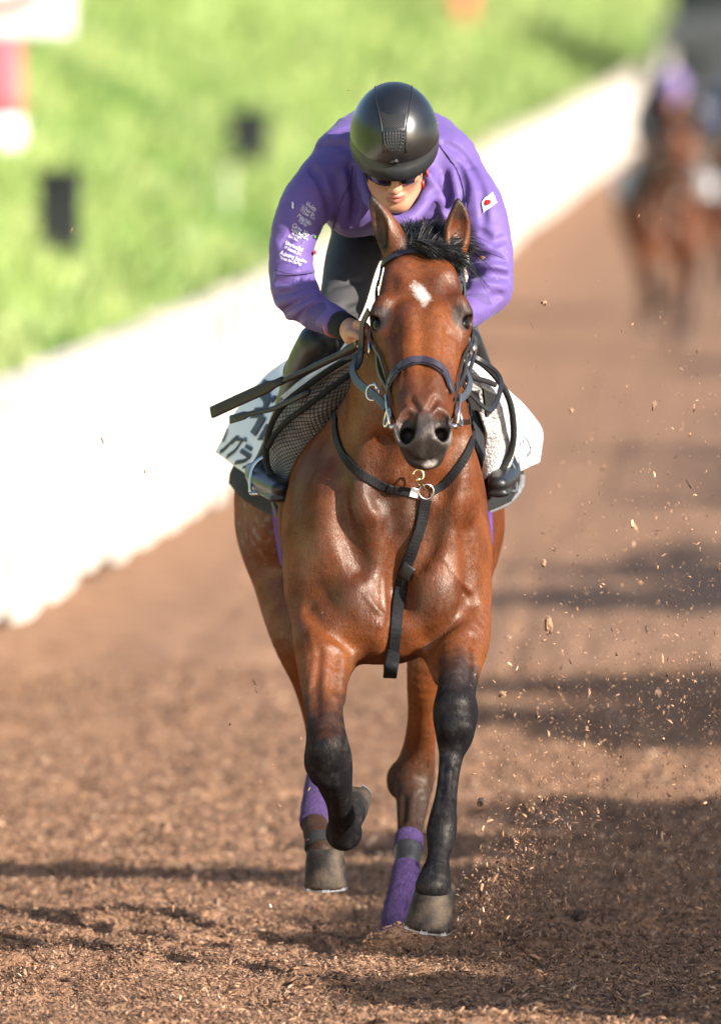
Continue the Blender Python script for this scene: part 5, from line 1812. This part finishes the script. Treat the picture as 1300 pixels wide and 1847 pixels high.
# dark shed across the far end of the track
ysd = 142.0
dsd = (D + ysd) / FPX
shed = empty('shed', (W(1300, 200, ysd)[0], ysd, float(gz(ysd))), 'dark shed with grey fascia at the far end of the track', 'building')
m_dark = simple('dark_cladding', (.010, .018, .022), (.016, .026, .030), rough=.8, scale=2)
m_fasc = simple('grey_fascia', (.028, .034, .038), (.036, .042, .046), rough=.7, scale=2)
xl = W(1208, 100, ysd)[0]
gz0 = float(gz(ysd))
V, F = box_mesh((xl + 9, ysd + 4, gz0 + 1.35), (9, 4, 1.4)); obj('wall', V, F, m_dark, shed, smooth=False)
V, F = box_mesh((xl + 9, ysd - .15, W(1300, 62, ysd)[2]), (9.2, .12, 28 * dsd)); obj('fascia', V, F, m_fasc, shed, smooth=False)
V, F = box_mesh((xl + 9, ysd + 4, gz0 + 2.9), (9.5, 4.6, .18)); obj('roof', V, F, m_dark, shed, smooth=False)
for q in range(3):
    V, F = box_mesh((xl + 1.6 + 3.2 * q, ysd - .06, gz0 + 1.1), (1.1, .05, 1.1)); obj('door', V, F, m_fasc, shed, smooth=False)

# ------------------------------------------------------------------ trees on the sunny side, whose shade falls across the track
m_bark = simple('bark', (.09, .065, .045), (.14, .10, .07), rough=.9, scale=12, bstr=.6, bscale=20, bdist=.03)
m_leaf = attr_mat('leaf', rough=.5, nscale=4, namt=.15, bstr=0, trans=.35)


def tree(base, clumps, label, seed, leaves=1500):
    g = np.random.default_rng(seed)
    rt = empty('tree', base, label, 'tree', 'trees on the sunny side of the track')
    base = np.asarray(base, float)
    top = np.mean([c[0] for c in clumps], axis=0)
    P = spline(np.array([base - [0, 0, .2], base * .6 + top * .4 + [.15, -.1, 0], top]), 6)
    parts = [tube_mesh(P, np.linspace(.16, .05, len(P)), 9)]
    for c, r in clumps:
        s_ = P[int(len(P) * .55)]
        parts.append(tube_mesh(spline(np.array([s_, (s_ + c) / 2 + [0, 0, .1], c]), 5), np.linspace(.06, .015, 11), 6))
    V, F = join(parts)
    obj('trunk', V, F, m_bark, rt)
    VV, FF, CC = [], [], []
    for c, r in clumps:
        n = int(leaves * (r[0] * r[1] * r[2]) ** (1 / 3))
        d = unit(g.normal(size=(n, 3))) * g.uniform(.2, 1, (n, 1)) ** .45
        q = np.asarray(c) + d * np.asarray(r) * (.8 + .4 * fbm(d * 2.2 + seed, 2, seed))[:, None]
        a = unit(g.normal(size=(n, 3))); b_ = unit(np.cross(a, g.normal(size=(n, 3))))
        L = g.uniform(.05, .11, (n, 1)); w_ = L * .5
        i = np.arange(n) * 4 + sum(len(v) for v in VV)
        VV.append(np.stack([q - a * L, q + b_ * w_, q + a * L, q - b_ * w_], 1).reshape(-1, 3))
        FF.append(np.stack([i, i + 1, i + 2, i + 3], -1))
        CC.append(np.repeat(np.array([.05, .10, .02]) * g.uniform(.7, 1.6, (n, 1)), 4, 0))
    obj('crown', np.vstack(VV), np.vstack(FF), m_leaf, rt, cols=np.vstack(CC), smooth=False)


SH = SUN[:2] / SUN[2]                     # ground offset per metre of height, towards the sun


def over(x, y, z):
    """the point at height z whose shadow falls on ground (x, y)"""
    return np.array([x + SH[0] * z, y + SH[1] * z, z + float(gz(y))])


TL = ['leafy tree right of the track shading the ground beside the hooves', 'leafy tree right of the track shading the ground behind the horse', 'third leafy tree right of the track, shading the middle distance', 'fourth leafy tree right of the track, halfway to the following horse', 'leafy tree right of the track nearest the following horse', 'farthest leafy tree right of the track, beyond the following horse', 'unseen low tree added right of the track, crown flattened to cast a thin band of shade']
shade = [  # (ground point of the shade, height, radii) for every clump, tree by tree
    [((.30, .2), 4.2, (.9, .9, .6)), ((.10, 1.5), 4.4, (.75, .65, .5)), ((.95, 1.8), 4.8, (.9, .9, .6)), ((.0, 2.9), 5.1, (.65, .6, .45)), ((.65, -.8), 3.6, (.75, .6, .5)), ((.7, 3.6), 5.3, (.8, .7, .5)), ((.1, -.5), 3.9, (.6, .5, .4)), ((.25, 4.3), 5.2, (.6, .6, .4)), ((.15, -1.55), 3.7, (.8, .45, .4)), ((.7, -1.9), 3.5, (.6, .4, .35))],
    [((.25, 8.6), 4.6, (.8, .9, .55)), ((.55, 10.4), 4.9, (.9, .9, .55)), ((1.1, 9.2), 4.8, (1.0, .9, .55)), ((.05, 10.6), 5.3, (.55, .6, .4)), ((1.3, 11.6), 5.0, (.9, .9, .5)), ((1.2, 7.2), 4.8, (.8, .8, .5))],
    [((.45, 16.8), 4.6, (.9, .9, .6)), ((1.1, 17.6), 5.0, (.9, .9, .55)), ((.4, 19.4), 5.2, (.7, .8, .5)), ((1.0, 21.0), 5.2, (.9, .9, .5)), ((1.5, 19.6), 5.0, (.8, .8, .5))],
    [((1.0, 26.5), 4.8, (.9, 1.0, .6)), ((1.6, 28.0), 5.2, (.9, .9, .5)), ((.8, 30), 5.2, (.7, .7, .45))],
    [((1.0, 33), 5.0, (1.0, 1.2, .7)), ((1.7, 38), 5.2, (1.1, 1.2, .7))],
    [((1.4, 50), 5.0, (1.1, 1.6, .8)), ((2.0, 60), 5.2, (1.3, 1.8, .8))],
    [((-1.25, 2.25), 3.2, (.50, .14, .09)), ((-1.95, 2.4), 3.3, (.50, .14, .09))],  # unseen tree added for the thin band of shade left of the horse
]
for i, cl_ in enumerate(shade):
    cs = [(over(sx_, sy_, z), r) for (sx_, sy_), z, r in cl_]
    m0 = np.mean([c[0] for c in cs], axis=0)
    tree((m0[0] + .4, m0[1] - .3, float(gz(m0[1])) - .02), cs, TL[i], 100 + i, 2600 if i < 3 else 1800)

# ------------------------------------------------------------------ wood chips
def chips(n, px_, py_, pz_, size, seed, cols_, lift=0.0, flat=.5, spread=.45):
    g = np.random.default_rng(seed)
    L = size * g.lognormal(0, spread, n); w_ = L * g.uniform(.18, .5, n); h = L * g.uniform(.06, .2, n)
    yaw = g.uniform(0, np.pi, n); pit = g.normal(size=n) * flat
    t = np.stack([np.cos(yaw) * np.cos(pit), np.sin(yaw) * np.cos(pit), np.sin(pit)], -1)
    s_ = unit(np.cross(t, g.normal(size=(n, 3)) * .35 + np.array([0, 0, 1])))
    u = np.cross(s_, t)
    c = np.stack([px_, py_, pz_], -1)
    tl, sw, uh = t * (L / 2)[:, None], s_ * (w_ / 2)[:, None], u * h[:, None]
    V = np.stack([c - tl - sw * .6, c - tl * .9 + sw * .7, c + tl + sw * .5, c + tl * .9 - sw * .8, c - tl * .3 + uh, c + tl * .4 + uh * .8], 1).reshape(-1, 3)
    i = np.arange(n) * 6
    tri = [(0, 1, 4), (1, 2, 5), (1, 5, 4), (2, 3, 5), (3, 0, 4), (3, 4, 5), (0, 3, 2), (0, 2, 1)]
    F = np.concatenate([np.stack([i + a, i + b_, i + c_], -1) for a, b_, c_ in tri])
    return V, F, np.repeat(cols_, 6, 0)


def chip_cols(n, g, lo=.55, hi=1.3):
    base = np.array([.300, .172, .105]); pale = np.array([.47, .32, .21]); dk = np.array([.085, .050, .037])
    k = g.uniform(size=(n, 1))
    c = np.where(k < .30, dk, np.where(k > .93, pale, base))
    return c * g.uniform(lo, hi, (n, 1))


m_chip = attr_mat('wood_chip', rough=.9, spec=.2, nscale=200, namt=.2, bscale=600, bstr=.3, bdist=.001)
g = np.random.default_rng(44)
n1 = 125000
yy = -2.3 + 5.6 * g.uniform(size=n1) ** 1.25
xx = np.array([W(px, 1000, 0)[0] for px in (-30, 1330)])
xs_ = (g.uniform(-40, 1340, n1) - VPX) / FPX * (D + yy)
zz = soil_h(xs_, yy) + g.uniform(-.002, .010, n1)
V1 = chips(n1, xs_, yy, zz, .0108, 1, chip_cols(n1, g))
n2_ = 60000
yy = 3.2 + 9 * g.uniform(size=n2_) ** 1.3
xs_ = (g.uniform(-40, 1340, n2_) - VPX) / FPX * (D + yy)
zz = gz(yy) + soil_h(xs_, yy) + g.uniform(-.002, .014, n2_)
V2 = chips(n2_, xs_, yy, zz, .0150, 2, chip_cols(n2_, g))
V = np.vstack([V1[0], V2[0]]); F = np.vstack([V1[1], V2[1] + len(V1[0])]); cc = np.vstack([V1[2], V2[2]])
ch = obj('wood_chips', V, F, m_chip, cols=cc, smooth=False)
tag(ch, 'loose brown wood chips covering the track surface', kind='stuff')

# chips in the air, mostly thrown up on the right
g = np.random.default_rng(45)
P_ = []
for i in range(13000):
    px = 1300 - 470 * abs(g.normal()) * .75; py = 1640 - 640 * abs(g.normal()) ** 1.2 * .55
    if px < 850 + max(0, (1350 - py)) * .30 or py < 560:
        continue
    P_.append(W(px, py, g.normal() * .8 + .3))
for i in range(5200):
    t_ = abs(g.normal())
    px = 850 + 95 * t_ + g.normal() * 25; py = 1660 - 75 * t_ * g.uniform(.2, 2.2) + g.normal() * 28
    P_.append(W(px, min(py, 1735), g.normal() * .22 - .25))
for i in range(260):
    P_.append(W(g.uniform(820, 1300), g.uniform(380, 1400), g.normal() * 1.0))
for i in range(170):
    P_.append(W(g.uniform(300, 560), g.uniform(1200, 1660), g.normal() * .8))
for i in range(70):
    P_.append(W(g.uniform(0, 900), g.uniform(120, 1300), g.normal() * .9 - .5))
P_ = np.array([p for p in P_ if p[2] > .01])
n3 = len(P_)
V, F, cc = chips(n3, P_[:, 0], P_[:, 1], P_[:, 2], .0044, 7, chip_cols(n3, g, 1.1, 2.0), flat=1.2, spread=.60)  # lightened chip colours stand in for sunlight on the spray
fc = obj('flying_chips', V, F, m_chip, cols=cc, smooth=False)
tag(fc, 'small wood chips thrown into the air beside and behind the horse', kind='stuff')

# larger clods in the air, one by one
def clod(px, py, y, rpx, seed, label, stretch=1.0, dark=False):
    g = np.random.default_rng(seed)
    V, F = ball((0, 0, 0), (1, 1, 1), None, 9, 7)
    V = V * (.25 + 1.2 * fbm(V * 1.7 + seed * 3.1, 4, seed) + .25 * g.uniform(-1, 1, len(V)))[:, None] * np.array([1, 1, stretch])
    A = np.linalg.qr(g.normal(size=(3, 3)))[0] if stretch == 1 else np.eye(3)
    V = W(px, py, y) + (V @ A) * M(rpx, y)
    c = np.array([.06, .042, .035]) if dark else np.array([.30, .185, .12])
    o = obj('dirt_clod', V, F, m_chip, None, cols=np.tile(c, (len(V), 1)) * g.uniform(.7, 1.3, (len(V), 1)), loc=W(px, py, y), smooth=False)
    tag(o, label, 'clod', 'clods flying in the air')


clod(990, 1130, -.3, 9, 1, 'pale pointed clod hanging in the air right of the chest', 2.0)
clod(981, 546, -.4, 6, 2, 'dark brown clod in the air highest right of the rider')
clod(866, 1446, -.2, 8, 3, 'dark round clod in the air right of the foreleg', 1, True)
clod(905, 1253, -.2, 7, 4, 'brown clod in the air level with the right knee')
clod(1030, 740, -.3, 5, 5, 'pale clod in the air right of the number cloth')
clod(1042, 1652, .05, 11, 6, 'round black clod just above the shaded ground', 1, True)
clod(1140, 1603, .1, 10, 7, 'reddish clod above the shaded ground at lower right', .6)
clod(980, 1016, -.3, 5, 8, 'pale square chip in the air beside the horse\'s shoulder', 1.6)
clod(958, 1455, -.1, 9, 9, 'crumbly tan clod in the air right of the raised hoof')
clod(1210, 1075, .2, 6, 10, 'dark sliver in the air at the right over shaded track', .5, True)

# ------------------------------------------------------------------ the string following behind: out of focus, far up the track
def copy_tree(o, parent=None, swap=None):
    c = o.copy()
    COL.objects.link(c)
    c.parent = parent
    for k_ in ('label', 'group'):
        if k_ in c:
            del c[k_]
    if swap and c.type == 'MESH' and o.data.materials and o.data.materials[0] in swap:
        c.material_slots[0].link = 'OBJECT'
        c.material_slots[0].material = swap[o.data.materials[0]]
    for ch in list(o.children):
        copy_tree(ch, c, swap)
    return c


m_cap = simple('purple_cap_cover', (.24, .17, .38), rough=.7, bstr=0)
m_dkjkt = simple('dark_jacket', (.012, .013, .018), rough=.7, bstr=0)
m_bljkt = simple('blue_jacket', (.07, .10, .22), rough=.7, bstr=0)
ya_ = 54.0
off1 = np.array([W(1204, 600, ya_)[0] - HORSE0[0], ya_, float(gz(ya_))])
off2 = off1 + np.array([.62, 9.0, float(gz(ya_ + 9) - gz(ya_))])
for off, jk, cp, tx, two in ((off1, m_dkjkt, m_cap, 'following', False), (off2, m_bljkt, m_dkjkt, 'last', True)):
    sw = {m_purple: jk, m_purple_rib: jk, m_helmet: cp, m_visor: cp, m_carbon: cp}
    for o in (horse, person, numnah, cloth, pad, saddle, bp, bridle):
        if two and o not in (horse, person):
            continue
        c = copy_tree(o, None, sw)
        c.location = np.array(o.location) + off
        nm = {horse: 'blurred bay horse', person: 'blurred rider in %s' % ('dark jacket and purple cap' if not two else 'blue jacket'), numnah: 'black saddle pad', cloth: 'white number cloth',
              pad: 'grey mesh pad', saddle: 'black race saddle', bp: 'black breastplate', bridle: 'dark bridle'}[o]
        where = {'following': 'on the nearer of the two horses far behind', 'last': 'on the farther of the two horses far behind'}[tx]
        if o is horse:
            where = 'galloping far behind, nearer one' if not two else 'galloping far behind, farther one'
        if o is person:
            where = 'far up the track behind the leading horse'
        c['label'] = nm + ' ' + where
        c['group'] = 'string of horses following up the track'
